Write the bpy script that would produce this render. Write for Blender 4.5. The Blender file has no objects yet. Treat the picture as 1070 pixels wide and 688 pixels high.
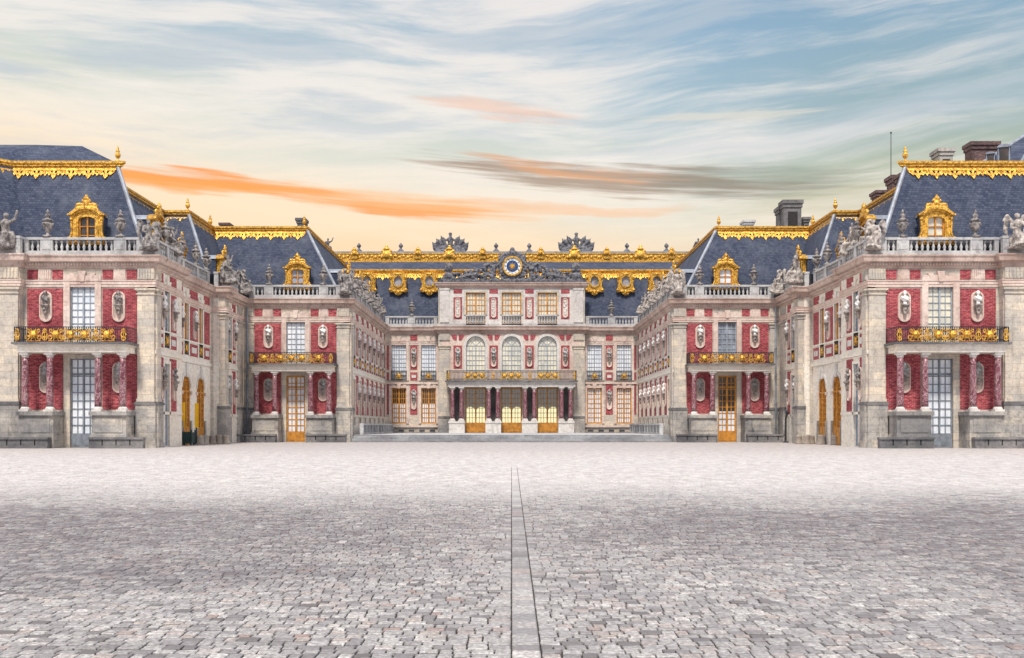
import bpy, bmesh, math, random
from math import sin, cos, pi, radians as R, atan2, sqrt
from mathutils import Vector, Matrix
random.seed(7)
S = bpy.context.scene
COL = S.collection
F_PX = 1097.0
EYE = 1.53

# ------------------------------------------------------------------ node helpers
class NT:
    def __init__(s, tree):
        s.t = tree; s.n = tree.nodes; s.l = tree.links
    def node(s, typ, **kw):
        n = s.n.new(typ)
        for k, v in kw.items():
            setattr(n, k, v)
        return n
    def put(s, sock, v):
        if hasattr(v, 'is_output') or isinstance(v, bpy.types.NodeSocket): s.l.new(v, sock)
        else:
            if hasattr(sock, 'default_value'):
                try: sock.default_value = v
                except Exception: sock.default_value = (*v, 1)
    def m(s, op, a, b=0.0, c=None, clamp=False):
        n = s.node('ShaderNodeMath', operation=op); n.use_clamp = clamp
        s.put(n.inputs[0], a); s.put(n.inputs[1], b)
        if c is not None: s.put(n.inputs[2], c)
        return n.outputs[0]
    def mix(s, f, a, b, typ='MIX'):
        n = s.node('ShaderNodeMixRGB', blend_type=typ)
        s.put(n.inputs[0], f); s.put(n.inputs[1], a if not isinstance(a, tuple) or len(a) == 4 else (*a, 1))
        s.put(n.inputs[2], b if not isinstance(b, tuple) or len(b) == 4 else (*b, 1))
        return n.outputs[0]
    def noise(s, vec, scale=1, detail=4, rough=.55, dist=0.0):
        n = s.node('ShaderNodeTexNoise')
        s.put(n.inputs['Vector'], vec); n.inputs['Scale'].default_value = scale
        n.inputs['Detail'].default_value = detail; n.inputs['Roughness'].default_value = rough
        n.inputs['Distortion'].default_value = dist
        return n.outputs['Fac']
    def ramp(s, f, stops, interp='LINEAR'):
        n = s.node('ShaderNodeValToRGB'); cr = n.color_ramp; cr.interpolation = interp
        while len(cr.elements) < len(stops): cr.elements.new(.5)
        for e, (p, c) in zip(cr.elements, stops):
            e.position = p
            e.color = (c, c, c, 1) if isinstance(c, (int, float)) else (*c[:3], 1)
        s.put(n.inputs[0], f)
        return n.outputs[0]
    def smooth(s, v, a, b, lo=0.0, hi=1.0):
        n = s.node('ShaderNodeMapRange', interpolation_type='SMOOTHSTEP')
        s.put(n.inputs[0], v)
        for i, x in enumerate((a, b, lo, hi)): n.inputs[1+i].default_value = x
        return n.outputs[0]
    def comb(s, x, y, z=0.0):
        n = s.node('ShaderNodeCombineXYZ')
        for i, v in enumerate((x, y, z)): s.put(n.inputs[i], v)
        return n.outputs[0]
    def sep(s, v):
        n = s.node('ShaderNodeSeparateXYZ'); s.put(n.inputs[0], v)
        return n.outputs[0], n.outputs[1], n.outputs[2]
    def bump(s, h, strength=.3, dist=.02):
        n = s.node('ShaderNodeBump'); n.inputs['Strength'].default_value = strength
        n.inputs['Distance'].default_value = dist; s.put(n.inputs['Height'], h)
        return n.outputs[0]

def new_mat(name):
    m = bpy.data.materials.new(name); m.use_nodes = True
    t = NT(m.node_tree); b = m.node_tree.nodes['Principled BSDF']
    return m, t, b

def simple(name, col, rough=.6, metal=0.0, var=.25, scale=3.0, bump=.0, dark=None, local=False, streak=0.0):
    m, t, b = new_mat(name)
    pos = t.node('ShaderNodeTexCoord').outputs['Object'] if local else t.node('ShaderNodeNewGeometry').outputs['Position']
    n1 = t.noise(pos, scale, 5, .6)
    f = t.smooth(n1, .3, .7)
    d = dark if dark else tuple(c*(1-var*1.6) for c in col)
    c = t.mix(f, d, tuple(min(1, x*(1+var*.5)) for x in col))
    if streak:
        x, y, z = t.sep(pos)
        n2 = t.noise(t.comb(t.m('MULTIPLY', x, 2.2), t.m('MULTIPLY', y, 2.2), t.m('MULTIPLY', z, .25)), 1.3, 6, .65)
        c = t.mix(t.smooth(n2, .52, .75, 0, streak), c, tuple(x*.28 for x in col))
    t.put(b.inputs['Base Color'], c)
    b.inputs['Roughness'].default_value = rough; b.inputs['Metallic'].default_value = metal
    if bump: t.put(b.inputs['Normal'], t.bump(t.noise(pos, scale*6, 4, .6), bump, .03))
    return m

def mat_stone(name, c1, c2, stain=.5, block=True, rough=.85, seed=0.0):
    m, t, b = new_mat(name)
    pos = t.node('ShaderNodeNewGeometry').outputs['Position']
    x, y, z = t.sep(pos)
    u = t.m('ADD', t.m('ADD', x, y), seed)
    v = t.comb(u, z, 0.0)
    big = t.noise(pos, .35, 5, .6)
    c = t.mix(t.smooth(big, .32, .68), c1, c2)
    if block:
        br = t.node('ShaderNodeTexBrick')
        t.put(br.inputs['Vector'], v)
        br.inputs['Scale'].default_value = 1.0
        br.inputs['Brick Width'].default_value = 1.15; br.inputs['Row Height'].default_value = .52
        br.inputs['Mortar Size'].default_value = .012; br.inputs['Mortar Smooth'].default_value = .3
        br.inputs['Bias'].default_value = 0
        br.inputs['Color1'].default_value = (.78, .80, .84, 1); br.inputs['Color2'].default_value = (1.16, 1.1, 1.0, 1)
        br.inputs['Mortar'].default_value = (.45, .42, .4, 1)
        c = t.mix(.8, c, br.outputs['Color'], 'MULTIPLY')
    st = t.noise(t.comb(t.m('MULTIPLY', x, 1.6), t.m('MULTIPLY', y, 1.6), t.m('MULTIPLY', z, .5)), 1.1, 7, .68)
    c = t.mix(t.smooth(st, .5, .78, 0, stain), c, tuple(q*.22 for q in c1))
    md = t.noise(t.comb(x, y, t.m('MULTIPLY', z, 1.6)), 2.3, 6, .7)
    c = t.mix(t.smooth(md, .46, .70, 0, .45), c, tuple(q*.38 for q in c1))
    fine = t.noise(pos, 7, 5, .7)
    c = t.mix(t.smooth(fine, .35, .7, .35, 0), c, tuple(q*.5 for q in c1))
    t.put(b.inputs['Base Color'], c); b.inputs['Roughness'].default_value = rough
    t.put(b.inputs['Normal'], t.bump(t.noise(pos, 14, 4, .6), .35, .03))
    return m

M = {}
M['stone'] = mat_stone('limestone', (.52, .48, .435), (.76, .67, .56), .7)
M['stone_grey'] = mat_stone('grey_limestone', (.50, .49, .49), (.74, .72, .69), .6, seed=.4)
M['trim'] = mat_stone('dressed_limestone', (.66, .49, .42), (.84, .71, .63), .65, block=False)
M['trim_pale'] = mat_stone('pale_limestone', (.64, .60, .57), (.80, .77, .73), .55, block=False)
M['cream'] = mat_stone('cream_limestone', (.84, .75, .64), (.90, .86, .78), .25, block=False)
M['plinth'] = mat_stone('weathered_limestone', (.24, .235, .24), (.60, .56, .51), 1.0, seed=.9)
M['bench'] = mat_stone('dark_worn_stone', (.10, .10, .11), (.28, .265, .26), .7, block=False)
M['cornice'] = mat_stone('cornice_stone', (.46, .325, .27), (.72, .57, .50), .8, block=False)
M['blocking'] = mat_stone('balustrade_stone', (.40, .40, .42), (.64, .64, .63), .75, block=False)
M['statue'] = simple('weathered_statue_stone', (.30, .275, .26), .85, var=.5, scale=4.0, bump=.4, dark=(.05, .045, .05))
M['statue_pale'] = simple('pale_statue_stone', (.48, .43, .39), .8, var=.4, scale=4.0, bump=.4, dark=(.13, .115, .11))
M['statue_dark'] = simple('dark_lead_sculpture', (.15, .15, .17), .6, var=.5, scale=4.5, bump=.5, dark=(.018, .02, .03))
M['bust_white'] = simple('white_marble', (.86, .84, .82), .5, var=.15, scale=5)
M['bust_grey'] = simple('grey_bust_marble', (.42, .42, .43), .6, var=.4, scale=5)
M['console'] = simple('console_stone', (.36, .31, .28), .85, var=.4, scale=4, bump=.2)
M['gold'] = simple('gilding', (.86, .50, .09), .38, .65, var=.22, scale=6, bump=.9, dark=(.28, .13, .02))
M['lead'] = simple('lead_sheet', (.30, .33, .39), .5, .15, var=.25, scale=1.2)
M['wood'] = simple('ochre_wood', (.58, .25, .035), .45, var=.25, scale=3, streak=.3)
M['wood_pale'] = simple('pale_painted_wood', (.34, .38, .44), .5, var=.15, scale=3)
M['wood_grey'] = simple('grey_painted_wood', (.22, .25, .29), .6, var=.2, scale=3, streak=.5)
M['iron'] = simple('black_wrought_iron', (.03, .03, .035), .5, .3, var=.2)
M['darkgreen'] = simple('dark_green_painted_slats', (.015, .045, .045), .6, var=.3, scale=5)
M['yellow'] = simple('yellow_banner', (.95, .52, .0), .5, var=.08, scale=2)
M['rust'] = simple('rust_red_board', (.25, .06, .03), .6, var=.3)
M['gutter'] = simple('dark_lead_gutter', (.035, .04, .055), .7, var=.3)
M['dark'] = simple('dark_interior', (.03, .028, .028), .9, var=.2)
M['interior'] = simple('vestibule_plaster', (.70, .60, .45), .8, var=.1)
M['bollard'] = mat_stone('bollard_stone', (.30, .25, .21), (.48, .42, .36), .5, block=False)
M['blue'] = simple('clock_blue_enamel', (.01, .06, .20), .3, var=.1)
M['white'] = simple('clock_white_enamel', (.82, .80, .72), .3, var=.05)
M['chimney_brick'] = None

def mat_brick(name, c1, c2, mortar, bw=.24, rh=.075):
    m, t, b = new_mat(name)
    pos = t.node('ShaderNodeNewGeometry').outputs['Position']
    x, y, z = t.sep(pos)
    br = t.node('ShaderNodeTexBrick')
    t.put(br.inputs['Vector'], t.comb(t.m('ADD', x, y), z, 0.0))
    br.inputs['Scale'].default_value = 1.0
    br.inputs['Brick Width'].default_value = bw; br.inputs['Row Height'].default_value = rh
    br.inputs['Mortar Size'].default_value = .009; br.inputs['Bias'].default_value = 0
    br.inputs['Color1'].default_value = (*c1, 1); br.inputs['Color2'].default_value = (*c2, 1)
    br.inputs['Mortar'].default_value = (*mortar, 1)
    big = t.noise(pos, .8, 5, .65)
    c = t.mix(t.smooth(big, .35, .75, 0, .65), br.outputs['Color'], tuple(q*.4 for q in c1))
    bl = t.noise(t.comb(t.m('MULTIPLY', t.m('ADD', x, y), 3.2), t.m('MULTIPLY', z, 7.5)), 1.0, 3, .6)
    c = t.mix(t.smooth(bl, .42, .62, 0, .7), c, tuple(q*.35 for q in c1))
    pale = t.noise(pos, 1.7, 5, .6)
    c = t.mix(t.smooth(pale, .58, .8, 0, .3), c, (.60, .20, .22))
    t.put(b.inputs['Base Color'], c); b.inputs['Roughness'].default_value = .85
    t.put(b.inputs['Normal'], t.bump(br.outputs['Fac'], -.3, .01))
    return m
M['brick'] = mat_brick('red_brick', (.34, .024, .045), (.54, .075, .095), (.58, .33, .31), bw=.30, rh=.10)
M['chimney_brick'] = mat_brick('old_brown_brick', (.11, .055, .055), (.20, .10, .095), (.28, .24, .23))

def mat_slate():
    m, t, b = new_mat('blue_slate')
    pos = t.node('ShaderNodeNewGeometry').outputs['Position']
    x, y, z = t.sep(pos)
    br = t.node('ShaderNodeTexBrick')
    t.put(br.inputs['Vector'], t.comb(t.m('ADD', x, y), z, 0.0))
    br.inputs['Scale'].default_value = 1.0
    br.inputs['Brick Width'].default_value = .26; br.inputs['Row Height'].default_value = .17
    br.inputs['Mortar Size'].default_value = .012; br.inputs['Bias'].default_value = 0
    br.inputs['Color1'].default_value = (.030, .041, .078, 1); br.inputs['Color2'].default_value = (.072, .088, .135, 1)
    br.inputs['Mortar'].default_value = (.012, .018, .04, 1)
    n = t.noise(pos, .45, 6, .65)
    c = t.mix(t.smooth(n, .45, .75, 0, .5), br.outputs['Color'], (.13, .145, .19))
    n2 = t.noise(pos, 1.3, 6, .7)
    c = t.mix(t.smooth(n2, .5, .8, 0, .5), c, (.02, .03, .07))
    t.put(b.inputs['Base Color'], c)
    t.put(b.inputs['Roughness'], t.smooth(n2, .3, .7, .68, .85))
    b.inputs['Specular IOR Level'].default_value = .3
    t.put(b.inputs['Normal'], t.bump(br.outputs['Fac'], -.5, .02))
    return m
M['slate'] = mat_slate()

def mat_marble():
    m, t, b = new_mat('red_veined_marble')
    pos = t.node('ShaderNodeNewGeometry').outputs['Position']
    n = t.noise(pos, 1.5, 6, .65, 2.2)
    c = t.ramp(n, [(.30, (.08, .02, .03)), (.46, (.17, .045, .065)), (.50, (.50, .36, .37)), (.53, (.15, .04, .06)), (.7, (.25, .10, .13)), (.75, (.45, .33, .35))])
    t.put(b.inputs['Base Color'], c); b.inputs['Roughness'].default_value = .35
    return m
M['marble'] = mat_marble()

def mat_pane(name, ca, cb, rough=.08, scale=2.2, glow=0.0):
    # old window glass with blinds and curtains close behind it
    m, t, b = new_mat(name)
    pos = t.node('ShaderNodeNewGeometry').outputs['Position']
    x, y, z = t.sep(pos)
    w = t.node('ShaderNodeTexWhiteNoise', noise_dimensions='3D')
    glow = 0
    fl = t.node('ShaderNodeVectorMath', operation='FLOOR')
    t.put(fl.inputs[0], t.comb(t.m('MULTIPLY', x, 2.6), t.m('MULTIPLY', y, 2.6), t.m('MULTIPLY', z, 2.6)))
    t.put(w.inputs['Vector'], fl.outputs[0])
    n = t.noise(t.comb(t.m('MULTIPLY', x, 1.5), t.m('MULTIPLY', y, 1.5), t.m('MULTIPLY', z, 1.0)), .7, 3, .5)
    f = t.m('ADD', t.m('MULTIPLY', w.outputs['Value'], .45), t.smooth(n, .3, .7, 0, .55))
    t.put(b.inputs['Base Color'], t.mix(f, ca, cb))
    b.inputs['Roughness'].default_value = rough
    if 'Specular IOR Level' in b.inputs: b.inputs['Specular IOR Level'].default_value = .8
    t.put(b.inputs['Normal'], t.bump(t.noise(pos, 2.5, 2, .5), .12, .05))
    return m
M['pane_white'] = mat_pane('glass_over_white_blind', (.62, .68, .76), (.95, .96, .98))
M['pane_warm'] = mat_pane('glass_over_cream_curtain', (.50, .50, .46), (.95, .87, .66))
def half_blind(name, zcut):
    """window whose white blind is raised above zcut, dark room over it"""
    m = mat_pane(name, (.62, .66, .72), (.92, .92, .92)); t = NT(m.node_tree); b = m.node_tree.nodes['Principled BSDF']
    src = b.inputs['Base Color'].links[0].from_socket
    x, y, z = t.sep(t.node('ShaderNodeNewGeometry').outputs['Position'])
    t.put(b.inputs['Base Color'], t.mix(t.smooth(z, zcut, zcut+.03), src, (.05, .035, .025, 1)))
    return m
M['pane_half'] = half_blind('glass_half_drawn_blind', 4.1); M['pane_low'] = half_blind('glass_low_blind', 2.8)
M['pane_dark'] = mat_pane('glass_over_dark_room', (.02, .018, .016), (.09, .06, .045))
M['pane_lattice'] = simple('gilt_lattice_on_dark_wood', (.50, .22, .03), .45, var=.5, scale=5, dark=(.10, .035, .01))
M['pane_grey'] = mat_pane('glass_over_grey_room', (.10, .12, .15), (.40, .44, .52))

def mat_glow():
    m, t, b = new_mat('lit_rear_window')
    b.inputs['Base Color'].default_value = (.9, .8, .5, 1)
    b.inputs['Emission Color'].default_value = (1.0, .86, .50, 1); b.inputs['Emission Strength'].default_value = 1.25
    return m
M['glow'] = mat_glow()
def mat_clear():
    m, t, b = new_mat('clear_door_glass')
    tr = t.node('ShaderNodeBsdfTransparent'); tr.inputs[0].default_value = (.9, .93, .9, 1)
    gl = t.node('ShaderNodeBsdfGlossy'); gl.inputs['Roughness'].default_value = .03
    mx = t.node('ShaderNodeMixShader'); mx.inputs[0].default_value = .14
    t.l.new(tr.outputs[0], mx.inputs[1]); t.l.new(gl.outputs[0], mx.inputs[2])
    t.l.new(mx.outputs[0], t.n['Material Output'].inputs[0])
    return m
M['clear'] = mat_clear()

# ------------------------------------------------------------------ mesh builder
class Fr:
    """local frame: u along the wall, w out of the wall, z up"""
    def __init__(s, ox, oy, th=0.0, flip=1):
        s.ox, s.oy, s.th, s.flip = ox, oy, th, flip
        s.c, s.s = cos(th), sin(th)
    def P(s, u, w, z):
        lx = u*s.flip; ly = -w
        return (s.ox + lx*s.c - ly*s.s, s.oy + lx*s.s + ly*s.c, z)
ID = Fr(0, 0)

class MB:
    def __init__(s): s.v = []; s.f = []
    def add(s, vs, fs):
        b = len(s.v); s.v += vs; s.f += [tuple(i+b for i in f) for f in fs]; return s
    def box(s, F, u0, u1, w0, w1, z0, z1):
        p = [F.P(u, w, z) for z in (z0, z1) for w in (w0, w1) for u in (u0, u1)]
        return s.add(p, [(0,1,3,2), (4,6,7,5), (0,4,5,1), (2,3,7,6), (0,2,6,4), (1,5,7,3)])
    def prism(s, F, pts, w0, w1):
        n = len(pts)
        p = [F.P(u, w0, z) for u, z in pts] + [F.P(u, w1, z) for u, z in pts]
        return s.add(p, [tuple(range(n)), tuple(range(2*n-1, n-1, -1))] + [(i, (i+1) % n, n+(i+1) % n, n+i) for i in range(n)])
    def lathe(s, F, u, w, prof, seg=12, ph=0.0):
        vs = []; k = len(prof)
        for r, z in prof:
            for i in range(seg):
                a = 2*pi*i/seg+ph; vs.append(F.P(u+r*cos(a), w+r*sin(a), z))
        fs = [(j*seg+i, j*seg+(i+1) % seg, (j+1)*seg+(i+1) % seg, (j+1)*seg+i) for j in range(k-1) for i in range(seg)]
        fs += [tuple(range(seg)), tuple(range((k-1)*seg, k*seg))]
        return s.add(vs, fs)
    def cone(s, p, q, r1, r2, seg=8):
        p = Vector(p); q = Vector(q); d = (q-p)
        if d.length < 1e-6: return s
        d.normalize(); a = d.orthogonal().normalized(); b = d.cross(a)
        vs = [tuple(p+(a*cos(2*pi*i/seg)+b*sin(2*pi*i/seg))*r1) for i in range(seg)] + \
             [tuple(q+(a*cos(2*pi*i/seg)+b*sin(2*pi*i/seg))*r2) for i in range(seg)]
        fs = [(i, (i+1) % seg, seg+(i+1) % seg, seg+i) for i in range(seg)] + [tuple(range(seg)), tuple(range(2*seg-1, seg-1, -1))]
        return s.add(vs, fs)
    def ball(s, c, r, seg=10, rings=7):
        if isinstance(r, (int, float)): r = (r, r, r)
        vs = [(c[0], c[1], c[2]-r[2])]
        for j in range(1, rings):
            a = -pi/2+pi*j/rings
            for i in range(seg):
                b = 2*pi*i/seg
                vs.append((c[0]+r[0]*cos(a)*cos(b), c[1]+r[1]*cos(a)*sin(b), c[2]+r[2]*sin(a)))
        vs.append((c[0], c[1], c[2]+r[2])); n = len(vs)
        fs = [(0, 1+(i+1) % seg, 1+i) for i in range(seg)]
        fs += [(1+j*seg+i, 1+j*seg+(i+1) % seg, 1+(j+1)*seg+(i+1) % seg, 1+(j+1)*seg+i) for j in range(rings-2) for i in range(seg)]
        fs += [(n-1, n-1-seg+i, n-1-seg+(i+1) % seg) for i in range(seg)]
        return s.add(vs, fs)
    def limb(s, pts, rs, seg=8):
        for i in range(len(pts)-1): s.cone(pts[i], pts[i+1], rs[i], rs[i+1], seg)
        for p, r in zip(pts, rs): s.ball(p, r, seg, 6)
        return s
    def mesh(s, name, smooth=False):
        me = bpy.data.meshes.new(name); me.from_pydata(s.v, [], s.f)
        bm = bmesh.new(); bm.from_mesh(me); bmesh.ops.recalc_face_normals(bm, faces=bm.faces[:])
        bm.to_mesh(me); bm.free()
        if smooth:
            me.polygons.foreach_set('use_smooth', [True]*len(me.polygons))
        return me

def fuse(mb, name, voxel=.05):
    """melt overlapping volumes into one continuous surface"""
    me = mb.mesh(name+'_raw')
    o = bpy.data.objects.new('tmp', me); COL.objects.link(o)
    md = o.modifiers.new('r', 'REMESH'); md.mode = 'VOXEL'; md.voxel_size = voxel
    sm = o.modifiers.new('s', 'SMOOTH'); sm.iterations = 1; sm.factor = .5
    dg = bpy.context.evaluated_depsgraph_get(); dg.update()
    r = bpy.data.meshes.new_from_object(o.evaluated_get(dg)); r.name = name
    bpy.data.objects.remove(o); bpy.data.meshes.remove(me)
    r.polygons.foreach_set('use_smooth', [True]*len(r.polygons))
    return r

# ------------------------------------------------------------------ things and parts
def root(name, label, cat, loc, group=None):
    o = bpy.data.objects.new(name, None); COL.objects.link(o); o.location = loc
    o.empty_display_size = .3
    o['label'] = label; o['category'] = cat
    if group: o['group'] = group
    return o
def part(name, mb, mat, par, rel=None, smooth=False):
    """world-space mesh under a thing root, or under another part"""
    me = mb if isinstance(mb, bpy.types.Mesh) else mb.mesh(name, smooth)
    if not me.materials: me.materials.append(M[mat])
    o = bpy.data.objects.new(name, me); COL.objects.link(o)
    if par is not None:
        o.parent = par
        if rel is None and par.type == 'EMPTY': o.location = -Vector(par.location)
    if rel is not None: o.location = rel
    return o
def place(name, me, par, wloc, th):
    """shared local mesh placed in the world, as a part of an unrotated thing root"""
    o = bpy.data.objects.new(name, me); COL.objects.link(o); o.parent = par
    base = Vector(par.location) if par.type == 'EMPTY' else Vector((0, 0, 0))
    o.location = Vector(wloc)-base; o.rotation_euler = (0, 0, th)
    return o
def struct(name, mb, mat):
    o = part(name, mb, mat, None); o['kind'] = 'structure'; return o
def copy_tree(o, par=None):
    c = o.copy(); COL.objects.link(c)
    if par is not None: c.parent = par
    for ch in [x for x in kids.get(o.name, [])]: copy_tree(ch, c)
    return c
kids = {}

def wall(mb, F, u0, u1, z0, z1, w0, w1, ops=()):
    us = sorted({u0, u1} | {max(u0, min(u1, x)) for o in ops for x in o[:2]})
    for a, b in zip(us[:-1], us[1:]):
        if b-a < 1e-4: continue
        mid = (a+b)/2
        cuts = sorted([(o[2], o[3]) for o in ops if o[0] < mid < o[1]])
        z = z0
        for c, d in cuts:
            if c > z+1e-4: mb.box(F, a, b, w0, w1, z, c)
            z = max(z, d)
        if z < z1-1e-4: mb.box(F, a, b, w0, w1, z, z1)

def arch_fill(mb, F, uc, hw, zs, zt, w0, w1, n=8):
    """two spandrels closing a rectangular opening (top zt) to a round arch springing at zs"""
    rz = zt-zs
    for sg in (-1, 1):
        pts = [(uc+sg*hw, zs)]
        for i in range(1, n+1):
            a = pi/2*i/n; pts.append((uc+sg*hw*cos(a), zs+rz*sin(a)))
        pts += [(uc+sg*hw, zt)]
        # split to quads so that no concave face arises
        for i in range(len(pts)-2):
            (ua, za), (ub, zb) = pts[i], pts[i+1]
            mb.prism(F, [(ua, za), (ub, zb), (ub, zt+.001) if zb < zt else (ub, zt+.001), (ua, zt+.001)], w0, w1) if abs(ua-ub) > 1e-4 else None

def sweep(mb, path, prof, sgn=1, closed_ends=True):
    """profile (out, z) swept along a plan polyline, mitred; outward = left normal * sgn"""
    n = len(path); offs = []
    def nrm(a, b):
        dx, dy = b[0]-a[0], b[1]-a[1]; L = math.hypot(dx, dy) or 1
        return Vector((-dy/L*sgn, dx/L*sgn))
    for i in range(n):
        if i == 0: m = nrm(path[0], path[1])
        elif i == n-1: m = nrm(path[-2], path[-1])
        else:
            a = nrm(path[i-1], path[i]); b = nrm(path[i], path[i+1])
            m = (a+b); m = m/max(m.length_squared, .2)*2
        offs.append(m)
    k = len(prof); vs = []
    for (x, y), m in zip([p[:2] for p in path], offs):
        for o, z in prof: vs.append((x+m.x*o, y+m.y*o, z))
    fs = [(i*k+j, i*k+(j+1) % k, (i+1)*k+(j+1) % k, (i+1)*k+j) for i in range(n-1) for j in range(k)]
    fs += [tuple(range(k)), tuple(range((n-1)*k, n*k))]
    mb.add(vs, fs)

# ------------------------------------------------------------------ windows (shared meshes)
_wc = {}
def window(par, F, uc, w_, z0, z1, back=-.22, wood='wood_pale', pane='pane_white', cols=4, rows=8, arch=0.0,
           name='window', solid=0.0, transom=0.0, sub='pane', sills=True):
    """window/door joinery w_ wide; `solid` = height of closed wooden panel; `arch` = rise of a round head"""
    h = z1-z0; key = (round(w_, 3), round(h, 3), wood, pane, cols, rows, arch, solid, transom)
    if key not in _wc:
        f = MB(); g = MB(); hw = w_/2; t = .07; L = ID
        top = h-arch
        cm_ = .055
        if wood == 'wood': t = .15; cm_ = .09
        mu = .032 if wood != 'wood_pale' else .024
        f.box(L, -hw, -hw+t, 0, .10, 0, top); f.box(L, hw-t, hw, 0, .10, 0, top)
        if not arch: f.box(L, -hw+t, hw-t, 0, .10, h-t, h)
        f.box(L, -hw+t, hw-t, 0, .10, 0, max(t, solid))
        f.box(L, -cm_, cm_, 0, .13, max(t, solid), top-(0 if arch else t))
        if solid > .3:   # raised fielded panels on the closed part
            for sg in (-1, 1):
                a, b = sorted((sg*.1, sg*(hw-t-.05))); f.box(L, a, b, .10, .125, .12, solid-.1)
        zb = max(t, solid); zt = top-(0 if arch else t)
        if transom:
            f.box(L, -hw+t, -.055, 0, .12, top-transom-.06, top-transom+.06)
            f.box(L, .055, hw-t, 0, .12, top-transom-.06, top-transom+.06)
        hc = cols//2
        for sg in (-1, 1):
            a, b = sorted((sg*cm_, sg*(hw-t)))
            for i in range(1, hc):
                x = a+(b-a)*i/hc; f.box(L, x-mu, x+mu, 0, .06, zb, zt)
            for j in range(1, rows):
                z = zb+(zt-zb)*j/rows; f.box(L, a, b, 0, .055, z-mu, z+mu)
        g.box(L, -hw+.02, hw-.02, .0, .02, zb-.02, zt+.02 if not arch else top)
        if arch:
            N = 12
            for i in range(N):
                a0, a1 = pi*i/N, pi*(i+1)/N
                q = [(hw*cos(a0), top+arch*sin(a0)), (hw*cos(a1), top+arch*sin(a1)),
                     ((hw-t)*cos(a1), top+(arch-t)*sin(a1)), ((hw-t)*cos(a0), top+(arch-t)*sin(a0))]
                f.prism(L, q, 0, .10)
            for a in (pi*.25, pi*.5, pi*.75):
                x, z = cos(a), sin(a); f.prism(L, [(-z*.018, top+x*.018), ((hw-t)*x-z*.018, top+(arch-t)*z+x*.018),
                    ((hw-t)*x+z*.018, top+(arch-t)*z-x*.018), (z*.018, top-x*.018)], 0, .05)
            f.box(L, -hw+t, hw-t, 0, .06, top-.025, top+.025)
            for i in range(N):
                a0, a1 = pi*i/N, pi*(i+1)/N
                q = [(.55*hw*cos(a0), top+.55*arch*sin(a0)), (.55*hw*cos(a1), top+.55*arch*sin(a1)),
                     ((.55*hw-.03)*cos(a1), top+(.55*arch-.03)*sin(a1)), ((.55*hw-.03)*cos(a0), top+(.55*arch-.03)*sin(a0))]
                f.prism(L, q, 0, .045)
            pts = [((hw-.02)*cos(pi*i/N), top+.001+(arch-.02)*sin(pi*i/N)) for i in range(N+1)]
            g.prism(L, pts, .0, .02)
        fm = f.mesh(name); fm.materials.append(M[wood])
        gm = g.mesh('pane'); gm.materials.append(M[pane])
        _wc[key] = (fm, gm)
    fm, gm = _wc[key]
    # pane sits 1 cm behind the bars
    o = place(name, fm, par, F.P(uc, back, z0), F.th)
    p = bpy.data.objects.new(sub, gm); COL.objects.link(p); p.parent = o; p.location = (0, .015, 0)
    return o

# ------------------------------------------------------------------ shared ornaments
def mesh_baluster_run(mb, F, u0, u1, w, z0, z1, pitch=.37, seg=8):
    n = max(1, int(round((u1-u0)/pitch))); p = (u1-u0)/n; h = z1-z0
    prof = [(.085, 0), (.085, .08), (.05, .12), (.10, .3), (.105, .36), (.05, .62), (.045, .72), (.085, .8), (.085, 1.0)]
    for i in range(n):
        mb.lathe(F, u0+p*(i+.5), w, [(r*1.1, z0+t*h) for r, t in prof], seg)

def balustrade(par, F, segs, w=-.22, z0=13.2, zb=13.52, zr=14.27, zt=14.44, seg=8):
    """segs: list of ('p', u0, u1) solid pedestals and ('b', u0, u1) runs of balusters"""
    a = min(s[1] for s in segs); b = max(s[2] for s in segs)
    m = MB(); m.box(F, a, b, w-.17, w+.17, z0, zb)
    m.box(F, a-.04, b+.04, w-.21, w+.21, zr, zt)
    for k, u0, u1 in segs:
        if k == 'p': m.box(F, u0, u1, w-.18, w+.18, zb, zr); m.box(F, u0+.12, u1-.12, w+.18, w+.21, zb+.1, zr-.1) if u1-u0 > .6 else None
    o = part('balustrade', m, 'blocking', par)
    for k, u0, u1 in segs:
        if k == 'b':
            bl = MB(); mesh_baluster_run(bl, F, u0, u1, w, zb, zr, seg=seg); part('balusters', bl, 'blocking', o, smooth=True)
    return o

def urn_mesh():
    m = MB()
    m.box(ID, -.26, .26, -.26, .26, 0, .16)
    m.lathe(ID, 0, 0, [(.2, .16), (.12, .22), (.08, .34), (.13, .4), (.28, .62), (.34, .86), (.33, .98), (.24, 1.08), (.26, 1.14), (.36, 1.18), (.36, 1.25),
                       (.2, 1.33), (.12, 1.42), (.19, 1.5), (.2, 1.58), (.12, 1.66), (.05, 1.72), (.1, 1.78), (.09, 1.86), (.02, 1.98)], 14)
    for i in range(6):
        a = i*pi/3; m.ball((.35*cos(a), .35*sin(a), .95), .09, 6, 5)
    return m.mesh('stone_urn', True)

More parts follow.
